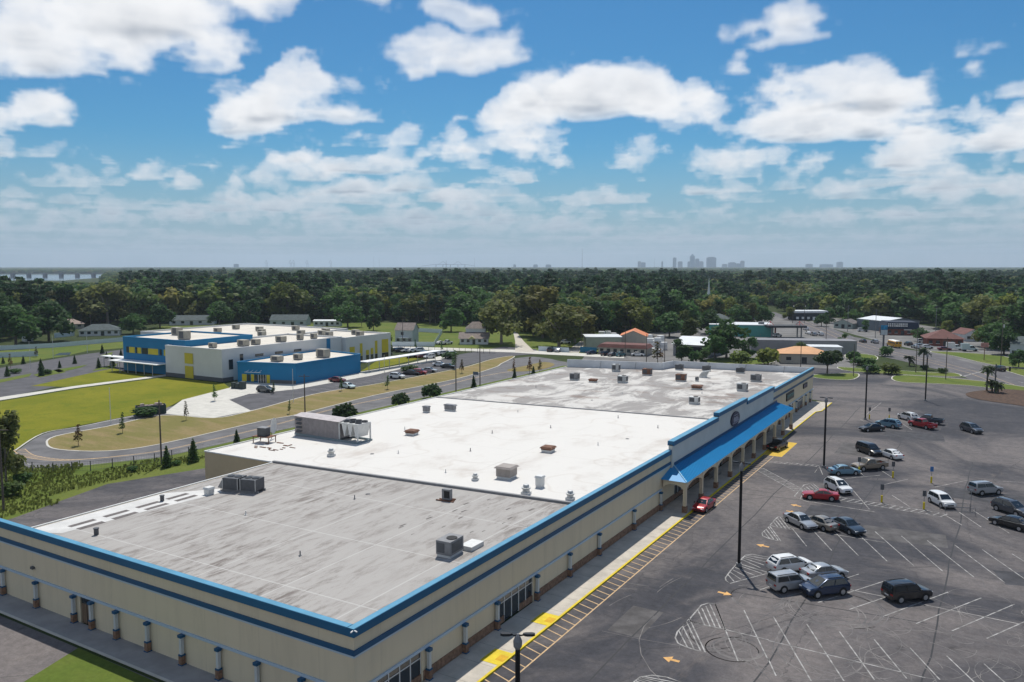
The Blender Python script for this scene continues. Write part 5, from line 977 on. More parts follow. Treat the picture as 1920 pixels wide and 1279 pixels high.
for k in range(14): x, y = q.uniform(-2.5, 2.3), q.uniform(-.9, .7); b.cbox(x, y, 1.2, q.uniform(.4, .9), q.uniform(.3, .6), q.uniform(.4, 1.1))
b.build('rubbish', mat('rubbish', (.45, .36, .32), .8, .5, 1.5), t)['kind'] = 'stuff'
t = thing('transformer', 'dark green electrical cabinets on the grass by the school entrance', 'cabinet', (*G(447, 729).xy, .05), .2)
for x, s, h in ((-1.3, 1.1, 1.6), (0, 1.2, 1.4), (1.4, 1.3, 1.9)): b = MB(); b.cbox(x, 0, 0, s, 1.2, h); b.build('cabinet', mat('dark_cabinet', (.035, .05, .05), .5), t)
# ------------------------------------------------------------------ lamps, poles, wires, signs
def lot_lamp(x, y, label, yaw):
    t = thing('lamp_post', label, 'lamp post', (x, y, .013), yaw, None); b = MB(); b.tube((0, 0, 0), (0, 0, 10.75), .17, .14, 10); b.build('pole', BLACK, t)
    b = MB(); b.tube((0, 0, 0), (0, 0, .35), .30, None, 12); b.build('base', MGREY, t); b = MB(); b.lathe([(.14, 10.4), (.24, 10.55), (.26, 10.9), (.15, 11.15), (.05, 11.3)], 10); b.build('collar', MGREY, t)
    for s in (-1, 1):
        b = MB(); b.path([(0, 0, 11.25), (.2 * s, 0, 11.2), (.34 * s, 0, 11.25)], .045, 6); a = b.build('arm', BLACK, t)
        b = MB(); b.loft([[(x_ * s, -w, 11.22), (x_ * s, -w * .7, 11.34), (x_ * s, w * .7, 11.34), (x_ * s, w, 11.22)] for x_, w in ((.30, .06), (.45, .17), (.82, .19), (.98, .08))]); b.build('lamp_head', BLACK, a)
for x, y, a, l in ((-22.2, 84.2, 0, 'black twin-head lamp post on the hatched island beside four parked cars'), (-22.2, 133.6, 0, 'black twin-head lamp post near the old pale blue sedan'), (-22.2, 180.6, 0, 'black twin-head lamp post near the pale blue crossover'), (-13.2, 213.3, 0, 'black lamp post standing in the empty far part of the lot'), (-22.25, 37.7, R(30), 'black twin-head lamp post opposite the near corner of the store')): lot_lamp(x, y, l, a)
def pole(px, py, h, label, wood=True, arms=1, name='utility_pole', r=.15):
    P_ = G(px, py); t = thing(name, label, 'utility pole' if arms else 'pole', (P_.x, P_.y, 0), R(30)); b = MB(); b.tube((0, 0, 0), (0, 0, h), r, r * .7, 8); b.build('pole', POLE_WOOD if wood else OFFWHITE if arms == 0 else MGREY, t)
    for k in range(arms): b = MB(); b.box(-1.2, -.06, h - .5 - k * .9, 1.2, .06, h - .38 - k * .9); b.build('crossarm', POLE_WOOD, t)
    if arms > 1: b = MB(); b.tube((.35, 0, h - 2.9), (.35, 0, h - 2.0), .25, None, 10); b.build('transformer', OFFWHITE, t)
    return Vector((P_.x, P_.y, h))
T = [pole(7, 958, 11.2, 'bare wooden pole at the end of the ditch'), pole(303, 872, 10.6, 'wooden pole beside the two dark junipers', arms=0), pole(572, 775, 8.6, 'wooden pole behind the long air handler'), pole(855, 735, 9.8, 'wooden pole at the road behind the white roof', arms=0), pole(900, 722, 10.2, 'wooden pole with a small street sign', arms=0)]
for px, py, h, l in ((208, 795, 7.5, 'slim pale pole in the playing field'), (550, 755, 8, 'slim grey pole in front of the blue wing'), (721, 720, 8, 'slim grey pole at the verge beyond the school'), (100, 672, 8, 'slim pale pole by the pond'), (164, 662, 8, 'slim pale pole by the curved drive'), (57, 690, 8.5, 'slim pale pole in the school car park')): pole(px, py, h, l, False, 0, 'light_pole', .08)
AV = [pole(1486, 606, 12, 'utility pole beside the white-roofed roadside shop', arms=2), pole(1508, 606, 12, 'utility pole with transformer past the roadside shop', arms=2), pole(1589, 622, 13, 'pale utility pole in front of the cottage', False, 1), pole(1641, 634, 13, 'utility pole by the metal warehouse', False, 1), pole(1754, 626, 13, 'utility pole behind the maroon restaurant', False, 1), pole(1876, 688, 15.5, 'tall utility pole with transformer across the avenue', arms=2)]
for px, py, h, l in ((1548, 660, 11, 'dark pole beside the grey warehouse wall'), (1717, 699, 13, 'dark pole next to the tall palm'), (1773, 712, 12, 'dark pole on the grass strip at the junction'), (1600, 706, 9.5, 'black lamp pole on the small tree island'), (1501, 689, 8.5, 'black lamp pole in front of the orange-roofed shop'), (1212, 680, 9.5, 'black pole rising behind the end parapet'), (1246, 680, 9.5, 'black pole rising behind the angle of the end parapet'), (1172, 668, 11, 'dark pole in front of the low restaurant'), (1090, 655, 12, 'weathered pole at the gravel lane'), (678, 612, 10, 'pole among the houses behind the school'), (755, 648, 12, 'pole beside the two-storey house')): pole(px, py, h, l, True, 1 if h > 10.5 else 0, 'street_pole', .13)
def wire(a, c, sag, label, n=10):
    b = MB(); b.path([a.lerp(c, i / n) - Vector((0, 0, sag * 4 * (i / n) * (1 - i / n))) for i in range(n + 1)], .02, 4); tag(b.build('overhead_wire', BLACK), label, 'wire', None)
wire(AV[0], AV[2], 1, 'overhead wire from the roadside shop pole to the cottage pole'); wire(AV[2], AV[3], 1, 'overhead wire from the cottage pole to the warehouse pole'); wire(AV[3], AV[4], 1, 'overhead wire from the warehouse pole to the maroon restaurant pole'); wire(AV[4], AV[5], 1.2, 'overhead wire crossing to the tall pole with transformer')
for k in range(3):
    o_ = Vector((.6 * (k - 1), 0, -.5 - .9 * (k % 2)))
    for a_, c_, l_ in ((0, 2, 'roadside shop to the cottage'), (2, 3, 'cottage to the warehouse'), (3, 4, 'warehouse to the maroon restaurant'), (4, 5, 'restaurant across to the tall pole')): wire(AV[a_] + o_, AV[c_] + o_, 1.1 + .2 * k, f'{("upper", "middle", "lower")[k]} power line strung from the {l_}')
wire(Vector((*G(678, 612).xy, 9.7)), Vector((*G(755, 648).xy, 11.6)), 1, 'overhead wire behind the school toward the two-storey house')
def sign_post(px, py, label, front=None):
    P_ = G(px, py); t = thing('sign_post', label, 'sign post', (P_.x, P_.y, .013), R(20)); b = MB(); b.tube((0, 0, 0), (0, 0, .95), .13, None, 10); b.build('yellow_foot', YELLOW, t); b = MB(); b.tube((0, 0, .95), (0, 0, 2.5), .035, None, 6); b.build('post', MGREY, t)
    b = MB(); b.box(-.23, -.05, 1.75, .23, -.036, 2.5); b.build('sign_plate', front or DGREY, t)
for px, py, l in ((1610.5, 887, 'yellow-footed sign post in front of the tan pickup'), (1674, 896, 'yellow-footed sign post between the tan pickup and the blue plate'), (1653, 942, 'yellow-footed sign post at the long ladder marking, red coupe side'), (1732, 955, 'yellow-footed sign post beside the boxy white hatchback'), (1630, 786, 'yellow-footed sign post beside the lamp post base'), (1667, 787, 'yellow-footed sign post behind the pale blue crossover')): sign_post(px, py, l)
sign_post(1746, 906, 'yellow-footed sign post with a blue plate', mat('sign_blue', (.05, .16, .38), .5))
t = thing('cart_corral', 'thin steel cart return rails beside the boxy white hatchback', 'cart corral', (*G(1795, 962).xy, .013), R(20)); b = MB()
for y in (-1.0, 1.0): b.path([(-1.8, y, 0), (-1.8, y, 1.0), (1.8, y, 1.0), (1.8, y, 0)], .03, 5); b.path([(-1.8, y, .5), (1.8, y, .5)], .03, 5)
b.build('rails', MGREY, t); b = MB(); b.tube((1.9, 1.0, 0), (1.9, 1.0, 2.6), .04, None, 6); b.build('flag_post', MGREY, t)
t = thing('pylon_sign', 'tall pole sign with blue and white panels above the avenue', 'sign', (*G(1656, 652).xy, 0), R(25)); b = MB(); b.box(-.3, -.2, 0, .3, .2, 4.998); b.build('post', DGREY, t); b = MB(); b.box(-1.35, -.3, 5.0, 1.35, .3, 9.0); b.build('cabinet', DGREY, t)
b = MB(); b.box(-1.25, -.35, 7.1, 1.25, -.303, 8.9); b.build('blue_panel', mat('sign_cyan', (.02, .22, .42), .5, .4, .9), t); b = MB(); b.box(-1.25, -.35, 5.1, 1.25, -.303, 7.0); b.build('white_panel', mat('sign_white_panel', (.45, .50, .52), .5, .1, 1), t)
t = thing('roadside_sign', 'reddish roadside sign on a post across the avenue', 'sign', (*G(1845, 676).xy, 0), R(25)); b = MB(); b.tube((0, 0, 0), (0, 0, 4.5), .12, None, 8); b.build('post', RUST, t); b = MB(); b.box(-1.2, -.15, 4.5, 1.2, .15, 6.0); b.build('panel', mat('sign_red_pale', (.42, .20, .18), .6, .2, 1.5), t)
t = thing('traffic_signal', 'black mast arm with traffic signals over the avenue', 'traffic light', (*G(1865, 735).xy, .02), R(20)); b = MB(); b.tube((0, 0, 0), (0, 0, 7.2), .18, .14, 10); b.build('mast', DGREY, t); b = MB(); b.tube((0, 0, 6.0), (9.5, 0, 6.6), .13, .07, 8); b.build('arm', DGREY, t)
for x in (3.2, 7.6, 9.4): b = MB(); b.box(x - .18, -.2, 5.4, x + .18, .12, 6.5); b.build('signal_head', BLACK, t)
t = thing('street_sign', 'small blue-grey street sign on the verge', 'sign', (*G(892, 713).xy, 0), 0); b = MB(); b.tube((0, 0, 0), (0, 0, 2.4), .05, None, 6); b.build('post', MGREY, t); b = MB(); b.box(-.9, -.04, 1.5, .9, .04, 2.4); b.build('panel', mat('slate_sign', (.10, .13, .17), .5), t)
# ------------------------------------------------------------------ skyline, masts and bridges far away
def far_at(px, d): P_ = G(px, 560); v = Vector((P_.x, P_.y, 0)).normalized(); k = d / v.dot(Vector((_fw.x, _fw.y, 0)).normalized()); return v * k
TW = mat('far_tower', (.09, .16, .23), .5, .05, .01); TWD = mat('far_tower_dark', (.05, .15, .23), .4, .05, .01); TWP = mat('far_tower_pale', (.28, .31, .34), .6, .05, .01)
sk = [(1294.5, 12, 488 - 479, 'glass office tower joined to the tallest one', TW), (1198, 6, 9, 'low pale far block beside the domed tower', TWP), (1205, 8, 7, 'low wide far block at the outer end of the skyline', TW), (1240.5, 3, 9, 'slim stepped far tower with a point', TWP), (1263.5, 6, 16, 'round-topped far tower beside the tallest', TW), (1274, 8, 9, 'stepped pale far block beside the round-topped tower', TWP), (1305.5, 7, 14, 'stepped blue tower past the tallest one', TW), (1313, 8, 9, 'pale block at the foot of the stepped blue tower', TWP), (1332, 16, 17, 'broad square-shouldered tower past tallest', TW), (1357, 9, 4, 'low pale dome block on the skyline', TWP), (1371, 13, 7, 'wide dark block past the broad tower', TW), (1390, 7, 10, 'narrow pale tower at the far end of downtown', TWP), (1383, 8, 5, 'low filler block beside the narrow pale tower', TW), (1515, 11, 4, 'low blue block on the tree horizon', TW), (1547, 20, 3.5, 'long low block on the tree horizon', TW), (1572, 10, 8, 'lone pale tower on the tree horizon', TWP), (445, 8, 4, 'lone low block on the horizon past the river', TW), (965, 5, 3, 'small block on the horizon beyond the central woods', TW), (1004, 8, 3, 'wide low block on the horizon beyond the central woods', TW), (1028, 10, 3, 'second wide low block on the horizon beyond the woods', TW)]
S_D = 9800
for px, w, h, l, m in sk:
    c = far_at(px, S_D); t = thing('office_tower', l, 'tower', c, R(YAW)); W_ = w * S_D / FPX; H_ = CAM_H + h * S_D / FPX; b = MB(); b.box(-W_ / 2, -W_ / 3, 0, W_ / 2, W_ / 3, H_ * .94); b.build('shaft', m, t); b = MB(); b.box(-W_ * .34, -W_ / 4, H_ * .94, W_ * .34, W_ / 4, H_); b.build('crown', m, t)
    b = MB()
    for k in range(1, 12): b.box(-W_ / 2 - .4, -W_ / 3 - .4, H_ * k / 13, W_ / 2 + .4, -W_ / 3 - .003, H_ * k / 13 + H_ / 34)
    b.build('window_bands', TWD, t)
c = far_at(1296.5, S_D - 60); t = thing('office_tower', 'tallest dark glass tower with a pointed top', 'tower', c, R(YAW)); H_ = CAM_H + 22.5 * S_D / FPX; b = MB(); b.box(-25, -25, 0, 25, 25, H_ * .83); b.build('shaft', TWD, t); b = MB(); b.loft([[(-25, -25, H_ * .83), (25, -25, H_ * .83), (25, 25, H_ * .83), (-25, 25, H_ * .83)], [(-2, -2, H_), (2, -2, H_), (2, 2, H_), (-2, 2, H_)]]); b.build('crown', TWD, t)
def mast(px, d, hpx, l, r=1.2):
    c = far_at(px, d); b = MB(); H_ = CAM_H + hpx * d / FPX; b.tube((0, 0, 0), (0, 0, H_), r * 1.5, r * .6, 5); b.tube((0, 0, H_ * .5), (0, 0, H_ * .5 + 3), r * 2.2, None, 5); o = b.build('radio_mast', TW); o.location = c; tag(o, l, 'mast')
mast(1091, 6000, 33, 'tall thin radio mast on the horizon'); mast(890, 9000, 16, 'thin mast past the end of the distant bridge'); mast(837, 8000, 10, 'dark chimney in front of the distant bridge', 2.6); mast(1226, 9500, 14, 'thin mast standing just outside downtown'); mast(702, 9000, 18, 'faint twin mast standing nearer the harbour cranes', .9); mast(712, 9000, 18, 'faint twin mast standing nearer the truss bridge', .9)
for i, px in enumerate((547, 553, 578, 622, 502)):
    c = far_at(px, 8200); t = thing('port_crane', 'thin harbour crane on the horizon past the river', 'crane', c, R(YAW), 'harbour cranes on the horizon'); b = MB(); b.path([(-8, 0, 0), (-6, 0, 62), (6, 0, 62), (8, 0, 0)], 1.6, 4); b.build('legs', TW, t); b = MB(); b.path([(-22, 0, 62), (6, 0, 62), (-4, 0, 92), (-22, 0, 62)], 1.3, 4); b.build('boom', TW, t)
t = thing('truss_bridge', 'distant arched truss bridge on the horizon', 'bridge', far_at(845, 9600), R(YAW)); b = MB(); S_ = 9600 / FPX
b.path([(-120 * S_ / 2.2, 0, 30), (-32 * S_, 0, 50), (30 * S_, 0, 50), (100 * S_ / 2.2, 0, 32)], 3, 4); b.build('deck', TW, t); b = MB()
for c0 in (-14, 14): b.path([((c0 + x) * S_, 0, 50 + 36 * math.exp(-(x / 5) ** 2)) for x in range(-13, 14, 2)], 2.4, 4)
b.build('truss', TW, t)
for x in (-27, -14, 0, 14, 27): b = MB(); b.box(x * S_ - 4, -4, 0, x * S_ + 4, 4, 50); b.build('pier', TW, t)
t = thing('river_bridge', 'long low causeway bridge crossing the pale river', 'bridge', far_at(60, 2250), R(YAW)); b = MB(); b.box(-420, -6, 10.4, 420, 6, 12.2); b.build('deck', mat('bridge_concrete', (.19, .20, .22), .8), t)
for k in range(19): x = -410 + k * 45; b = MB(); b.box(x - 4, -5, 0, x + 4, 5, 10.398); b.build('pier', mat('bridge_concrete', (.19, .20, .22)), t)
# ------------------------------------------------------------------ trees
def leaf_mat(name, c1, c2, c3):
    m = bpy.data.materials.new(name); m.use_nodes = True; N = NT(m.node_tree); b = N.n['Principled BSDF']
    pos = N.node('ShaderNodeNewGeometry').outputs['Position']; oi = N.node('ShaderNodeObjectInfo').outputs['Random']
    f = N.ramp(N.noise(pos, .35, 3, .6), .35, .65); c = N.mix(f, c1, c2); c = N.mix(N.ramp(oi, .62, .95), c, c3)
    v = N.math('MULTIPLY_ADD', N.math('FRACT', N.math('MULTIPLY', oi, 7.31)), .7, .65); c = N.mix(1.0, c, N.vec(v, v, v), 'MULTIPLY')
    N.put(b.inputs['Base Color'], c); b.inputs['Roughness'].default_value = .65; b.inputs['Specular IOR Level'].default_value = .2
    tr = N.node('ShaderNodeBsdfTranslucent'); N.put(tr.inputs[0], c); mx = N.node('ShaderNodeMixShader'); mx.inputs[0].default_value = .48
    N.l.new(b.outputs[0], mx.inputs[1]); N.l.new(tr.outputs[0], mx.inputs[2]); N.l.new(mx.outputs[0], N.n['Material Output'].inputs[0]); return m
LEAF = leaf_mat('broad_leaf', (.048, .108, .032), (.075, .145, .040), (.150, .175, .034)); PINE = leaf_mat('pine_needles', (.026, .064, .030), (.038, .084, .036), (.050, .090, .036)); LIGHT = leaf_mat('olive_leaf', (.115, .135, .040), (.150, .160, .048), (.180, .170, .045)); DARKL = leaf_mat('dark_leaf', (.038, .076, .024), (.052, .096, .030), (.058, .100, .030)); RUSTL = leaf_mat('russet_leaf', (.13, .062, .030), (.085, .085, .030), (.16, .08, .035)); PALM = leaf_mat('palm_leaf', (.045, .07, .03), (.065, .09, .04), (.06, .08, .03))
BARK = mat('bark', (.095, .075, .058), .9, .25, 2); BARK_PALE = mat('pale_bark', (.20, .17, .14), .9, .2, 2)
def crown_mb(q, lobes, n, size):                      # leaf clumps spread over and inside overlapping lobes
    b = MB(); tot = sum(l[3] * l[4] for l in lobes)
    for cx, cy, cz, rx, rz in lobes:
        for k in range(int(n * rx * rz / tot)):
            d = Vector((q.gauss(0, 1), q.gauss(0, 1), q.gauss(0, 1) + .25)).normalized(); r = q.uniform(.55, 1.06) if q.random() < .8 else q.uniform(.2, .6)
            p = Vector((cx + d.x * rx * r, cy + d.y * rx * r, cz + d.z * rz * r)); nrm = (d + Vector((q.gauss(0, .8), q.gauss(0, .8), q.gauss(0, .8) + .45))).normalized()
            u = nrm.orthogonal().normalized(); u.rotate(Matrix.Rotation(q.uniform(0, 6.28), 3, nrm)); w = nrm.cross(u); s = size * q.uniform(.6, 1.35)
            b.add([p - u * s - w * s * .5, p + u * s * .3 - w * s * .8, p + u * s + w * s * .3 + nrm * s * .25, p - u * s * .2 + w * s * .8], [(0, 1, 2, 3)])
    return b
def lobes_for(q, kind):                               # unit height trees
    L = []
    if kind == 'pine':
        for k in range(9): a = q.uniform(0, 6.28); z = q.uniform(.55, .96); r = .13 * (1.25 - z) / .5 + .02; L.append((r * math.cos(a), r * math.sin(a), z, q.uniform(.06, .10), q.uniform(.035, .06)))
    elif kind == 'oak':
        for k in range(11): a = q.uniform(0, 6.28); r = q.uniform(.1, .36); L.append((r * math.cos(a), r * math.sin(a), q.uniform(.45, .84) - r * .35, q.uniform(.16, .24), q.uniform(.12, .18)))
        L.append((0, 0, .78, .24, .20))
        for k in range(4): a = q.uniform(0, 6.28); L.append((.3 * math.cos(a), .3 * math.sin(a), q.uniform(.24, .36), .15, .12))
    elif kind == 'tall':
        for k in range(13): z = q.uniform(.16, .88); a = q.uniform(0, 6.28); r = .17 * (1.1 - abs(z - .5)); L.append((r * math.cos(a), r * math.sin(a), z, q.uniform(.11, .17), q.uniform(.10, .15)))
    elif kind == 'cone':
        for k in range(9): z = .08 + .86 * k / 8; L.append((0, 0, z, .26 * (1.05 - z) + .02, .09))
    elif kind == 'round':
        for k in range(8): a = q.uniform(0, 6.28); r = q.uniform(.05, .26); L.append((r * math.cos(a), r * math.sin(a), q.uniform(.5, .8), q.uniform(.18, .26), q.uniform(.14, .2)))
    elif kind == 'bush':
        for k in range(6): a = q.uniform(0, 6.28); r = q.uniform(.0, .4); L.append((r * math.cos(a), r * math.sin(a), q.uniform(.35, .6), q.uniform(.3, .42), q.uniform(.28, .38)))
    elif kind == 'sapling':
        for k in range(7): z = .3 + .65 * k / 6; L.append((q.uniform(-.03, .03), q.uniform(-.03, .03), z, .17 * (1.15 - z) + .03, .09))
    return L
def trunk_mb(kind, q):
    b = MB(); top = {'pine': .95, 'oak': .6, 'tall': .75, 'round': .6, 'cone': .5, 'bush': .3, 'sapling': .8}[kind]; r = {'pine': .012, 'oak': .028, 'tall': .018, 'round': .028, 'cone': .02, 'bush': .03, 'sapling': .012}[kind]
    b.tube((0, 0, -.01), (q.uniform(-.01, .01), q.uniform(-.01, .01), top), r, r * .35, 7)
    if kind in ('oak', 'tall', 'round'):
        for k in range(5): a = q.uniform(0, 6.28); b.tube((0, 0, top * q.uniform(.4, .75)), (.26 * math.cos(a), .26 * math.sin(a), q.uniform(.55, .8)), r * .5, r * .15, 5)
    return b
TREES = {}
def tree_kind(key, kind, leaf, bark, n, size, seed):
    q = random.Random(seed); c = crown_mb(q, lobes_for(q, kind), n, size).mesh(key + '_crown', leaf); t = trunk_mb(kind, q).mesh(key + '_trunk', bark, 40); TREES[key] = (t, c)
for k in range(3): tree_kind(f'oak{k}', 'oak', LEAF, BARK, 1500, .042, 20 + k)
for k in range(3): tree_kind(f'tall{k}', 'tall', LEAF, BARK, 1300, .034, 30 + k)
for k in range(3): tree_kind(f'pine{k}', 'pine', PINE, BARK, 900, .022, 40 + k)
tree_kind('dark', 'round', DARKL, BARK, 1800, .042, 51); tree_kind('light', 'oak', LIGHT, BARK_PALE, 1700, .038, 52); tree_kind('olive', 'tall', LIGHT, BARK_PALE, 1500, .036, 53); tree_kind('cone', 'cone', DARKL, BARK, 700, .045, 54); tree_kind('bush', 'bush', DARKL, BARK, 700, .085, 55); tree_kind('sapling', 'sapling', LEAF, BARK, 190, .036, 56); tree_kind('russet', 'sapling', RUSTL, BARK, 170, .036, 57); tree_kind('shrub', 'bush', LEAF, BARK, 600, .085, 58)
TREE_AT = []
def tree(key, name, x, y, h, label, group=None, w=1.0, rz=None, cat='tree', z=0.0):
    t = thing(name, label, cat, (x, y, z), rnd.uniform(0, 6.28) if rz is None else rz, group); t.scale = (h * w, h * w, h); link('trunk', TREES[key][0], t); link('crown', TREES[key][1], t); TREE_AT.append((x, y, h * .3)); return t
def tree_px(key, name, px, py, h, label, **kw): P_ = G(px, py); return tree(key, name, P_.x, P_.y, h, label, **kw)
tree_px('dark', 'shade_tree', 1551, 700, 7.6, 'dark round shade tree on the small grass island', w=1.35)
tree_px('oak0', 'oak_tree', 1362, 672, 14, 'broad green oak behind the end of the store roof', w=1.15); tree_px('shrub', 'round_bush', 1300, 680, 4.5, 'green bush beside the broad oak', cat='bush'); tree_px('tall0', 'garden_tree', 1278, 678, 7.5, 'green tree in front of the open shed', w=1.5); tree_px('russet', 'autumn_tree', 1233, 681, 7.0, 'small tree with brownish yellow leaves beside black poles', w=1.7)
tree_px('shrub', 'round_bush', 1440, 684, 6.2, 'round bush tree in front of the orange-roofed shop', w=1.2, cat='bush'); tree_px('shrub', 'round_bush', 1390, 684, 5.0, 'green bush at the foot of the broad oak', w=1.4, cat='bush')
tree_px('light', 'olive_tree', 940, 645, 19, 'spreading olive-green tree beside the porch house', w=1.25); tree_px('light', 'olive_tree', 1048, 652, 18, 'olive-green tree with bare trunk by the grey fence', w=1.4); tree_px('olive', 'yellow_green_tree', 1018, 634, 24, 'tall yellow-green tree behind the olive tree', w=1.3); tree_px('light', 'olive_tree', 1078, 643, 16, 'olive-green tree by the gravel lane', w=1.3); tree_px('olive', 'yellow_green_tree', 1000, 630, 20, 'yellow-green tree beside the tall yellow-green one', w=1.3); tree_px('oak2', 'oak_tree', 1062, 636, 19, 'dark oak behind the olive trees', w=1.2); tree_px('olive', 'yellow_green_tree', 975, 622, 17, 'yellow-green tree at the end of the side street', w=1.2)
for i, (px, py, h, k, l) in enumerate(((1340, 676, 9, 'oak1', 'green oak between the open shed and the broad oak'), (1404, 672, 8, 'tall1', 'leafy tree past the broad oak'), (1320, 684, 5, 'tall2', 'small leafy tree behind the end parapet'), (1330, 626, 12, 'oak2', 'dark oak beside the teal wall'), (1382, 612, 12, 'oak0', 'oak behind the teal building on the church side'), (1405, 611, 13, 'olive', 'yellow-green tree behind the teal building'), (1428, 610, 11, 'oak1', 'oak behind the teal building on the avenue side'), (1290, 640, 13, 'tall0', 'leafy tree behind the open shed'), (1255, 632, 12, 'oak2', 'oak at the back of the supply yard'), (1205, 630, 14, 'tall1', 'tall tree behind the orange gable roof'), (1600, 610, 9, 'oak0', 'oak behind the cottage'), (1480, 600, 8, 'oak1', 'small oak beside the roadside shop'), (1556, 606, 9, 'tall2', 'leafy tree between roadside shop and cottage'), (1862, 655, 11, 'oak2', 'dark oak beside the white gabled house'), (1882, 665, 10, 'oak0', 'dark oak in front of the pale house'), (1845, 650, 9, 'oak1', 'smaller oak behind the reddish sign'), (1820, 628, 12, 'tall0', 'tree behind the white gabled house'), (1600, 678, 4, 'shrub', 'shrub by the end of the frontage lane'), (265, 622, 9, 'tall2', 'tree between ranch house and the school roof'), (300, 615, 13, 'oak1', 'oak beside the gabled house'), (412, 612, 14, 'oak2', 'oak between the gabled house and the grey-walled one'), (470, 611, 15, 'tall1', 'leafy tree beside the grey-walled house'), (652, 614, 14, 'oak0', 'oak past the trailer home'), (700, 620, 11, 'tall0', 'leafy tree behind the yellow-panelled school end'), (846, 622, 12, 'oak1', 'oak behind the drive with white pickups'), (1540, 612, 7, 'oak2', 'small oak on the avenue corner'), (1622, 622, 6, 'tall1', 'small tree beside the metal warehouse'), (1725, 640, 6, 'oak0', 'small oak beside the maroon restaurant'), (1775, 632, 8, 'tall2', 'tree behind the maroon hip roof'), (1580, 655, 6, 'tall0', 'small tree at the end of the grey warehouse'), (1910, 690, 6, 'oak1', 'small oak beside the junction'), (1660, 668, 4, 'shrub', 'shrub on the avenue verge below the pole sign'), (1500, 672, 6, 'oak2', 'oak between the grey warehouse and the orange roof'))): tree_px(k, 'town_tree', px, py, h, l, w=1.2)
tree_px('oak1', 'oak_tree', 30, 650, 17, 'dark oak overhanging the white outbuilding', w=1.3); tree_px('oak2', 'oak_tree', 92, 640, 18, 'dark oak beside the tan-roofed house', w=1.2); tree_px('oak0', 'oak_tree', 250, 626, 10, 'grey-green oak past the ranch house', w=1.2)
for px, py, h, k, l in ((147, 836, 5.2, 'russet', 'thin brownish sapling at the tip of the dry verge'), (230, 812, 5.4, 'sapling', 'green sapling on the dry verge beside the path'), (349, 788, 5.4, 'russet', 'reddish sapling on the verge by the concrete pad'), (543, 776, 4.2, 'sapling', 'thin sapling on the verge behind the wooden pole'), (727, 730, 5.0, 'sapling', 'sapling on the verge near the white crossover'), (403, 752, 5.2, 'sapling', 'slender sapling on a planted bed by the pad'), (513, 738, 4.0, 'sapling', 'yellowish sapling beside the grey suv'), (640, 733, 4.6, 'sapling', 'sapling on the shrub island beside the vintage car'), (866, 700, 5.6, 'russet', 'reddish sapling at the school gate'), (852, 692, 8.0, 'sapling', 'taller thin tree at the school gate'), (964, 704, 6.5, 'russet', 'red-brown sapling on the turning island nearest the loop road'), (993, 700, 6.5, 'russet', 'red-brown sapling in the middle of the turning island'), (1012, 699, 5.6, 'russet', 'red-brown sapling on the turning island nearest the store'), (20, 690, 6.0, 'russet', 'orange-brown sapling by the white fence end'), (727, 664, 8, 'tall1', 'leafy tree at the end of the school wall'), (779, 655, 5, 'sapling', 'sapling in front of the vinyl fence'), (828, 660, 5.5, 'sapling', 'sapling on the back street verge'), (68, 670, 5, 'russet', 'brownish sapling on the pond bank')): tree_px(k, 'sapling', px, py, h * (.74 if k != 'tall1' else 1), l, w=rnd.uniform(.8, 1.25) if k != 'tall1' else .9)
for px, py, h, l in ((313, 876, 3.4, 'dark conical juniper beside the wooden pole'), (363, 866, 3.8, 'dark conical juniper nearer the tan wall'), (444, 830, 2.4, 'dark conical juniper seen over the white roof edge'), (888, 727, 3.2, 'dark conical juniper between the two rear poles'), (1000, 709, 3.4, 'dark juniper at the rear corner of the worn roof'), (965, 714, 3.2, 'small dark juniper at the rear edge of the worn roof')): tree_px('cone', 'juniper', px, py, h, l)
for px, py, h, l in ((644, 790, 4.2, 'round dark bush behind the air handler'), (749, 763, 3.6, 'round green bush behind the white roof, first of two'), (807, 747, 4.0, 'round green bush behind the white roof, second of two')): tree_px('bush', 'round_bush', px, py, h, l, cat='bush')
for i, (px, py) in enumerate(((6, 682), (44, 683), (14, 706), (77, 695), (112, 690), (140, 682), (185, 690), (211, 687), (200, 672), (227, 670), (192, 663), (78, 705))): tree_px('cone', 'juniper', px, py, 2.3 + (i % 4) * .45, 'small dark conical evergreen in the school car park beds', group='evergreens in the school car park')
for i, (px, py, h, l) in enumerate(((85, 702, 1.6, 'low hedge on the first planted island'), (30, 700, 1.6, 'low hedge on the second planted island'), (275, 781, 2.3, 'clipped dark hedge wrapped round the skip'), (843, 672, 2.6, 'yellow-green shrubs on the island behind parked cars'), (768, 700, 2.6, 'shrub beside the parked red hatchback'), (1170, 664, 1.6, 'clipped hedge in front of the low restaurant'))): tree_px('shrub', 'hedge', px, py, h, l, w=2.2, cat='hedge')
for px, py, h, l in ((1608, 684, 3.0, 'long clipped hedge by the frontage lane, half nearest the lamp pole'), (1626, 686, 3.0, 'long clipped hedge by the frontage lane, half nearest the palms'), (1766, 700, 1.8, 'low hedge beside the junction'), (1672, 702, 3.6, 'small round tree on the grass strip'), (1632, 700, 3.2, 'small pruned tree near the lamp post'), (1732, 693, 1.6, 'low planting round the tall palm'), (40, 905, 1.6, 'overgrown bushes in the ditch by the bare pole'), (15, 930, 2.2, 'tall weeds at the foot of the bare pole'), (250, 884, 1.0, 'weedy shrub on the ditch bank by the junipers'), (332, 872, .9, 'weedy shrub between the two junipers')): tree_px('shrub', 'hedge', px, py, h, l, w=1.6, cat='hedge')
tree_px('olive', 'leafy_tree', 12, 905, 11, 'yellow-green tree growing beside the bare pole', w=.8)
q = random.Random(77); wd = MB()
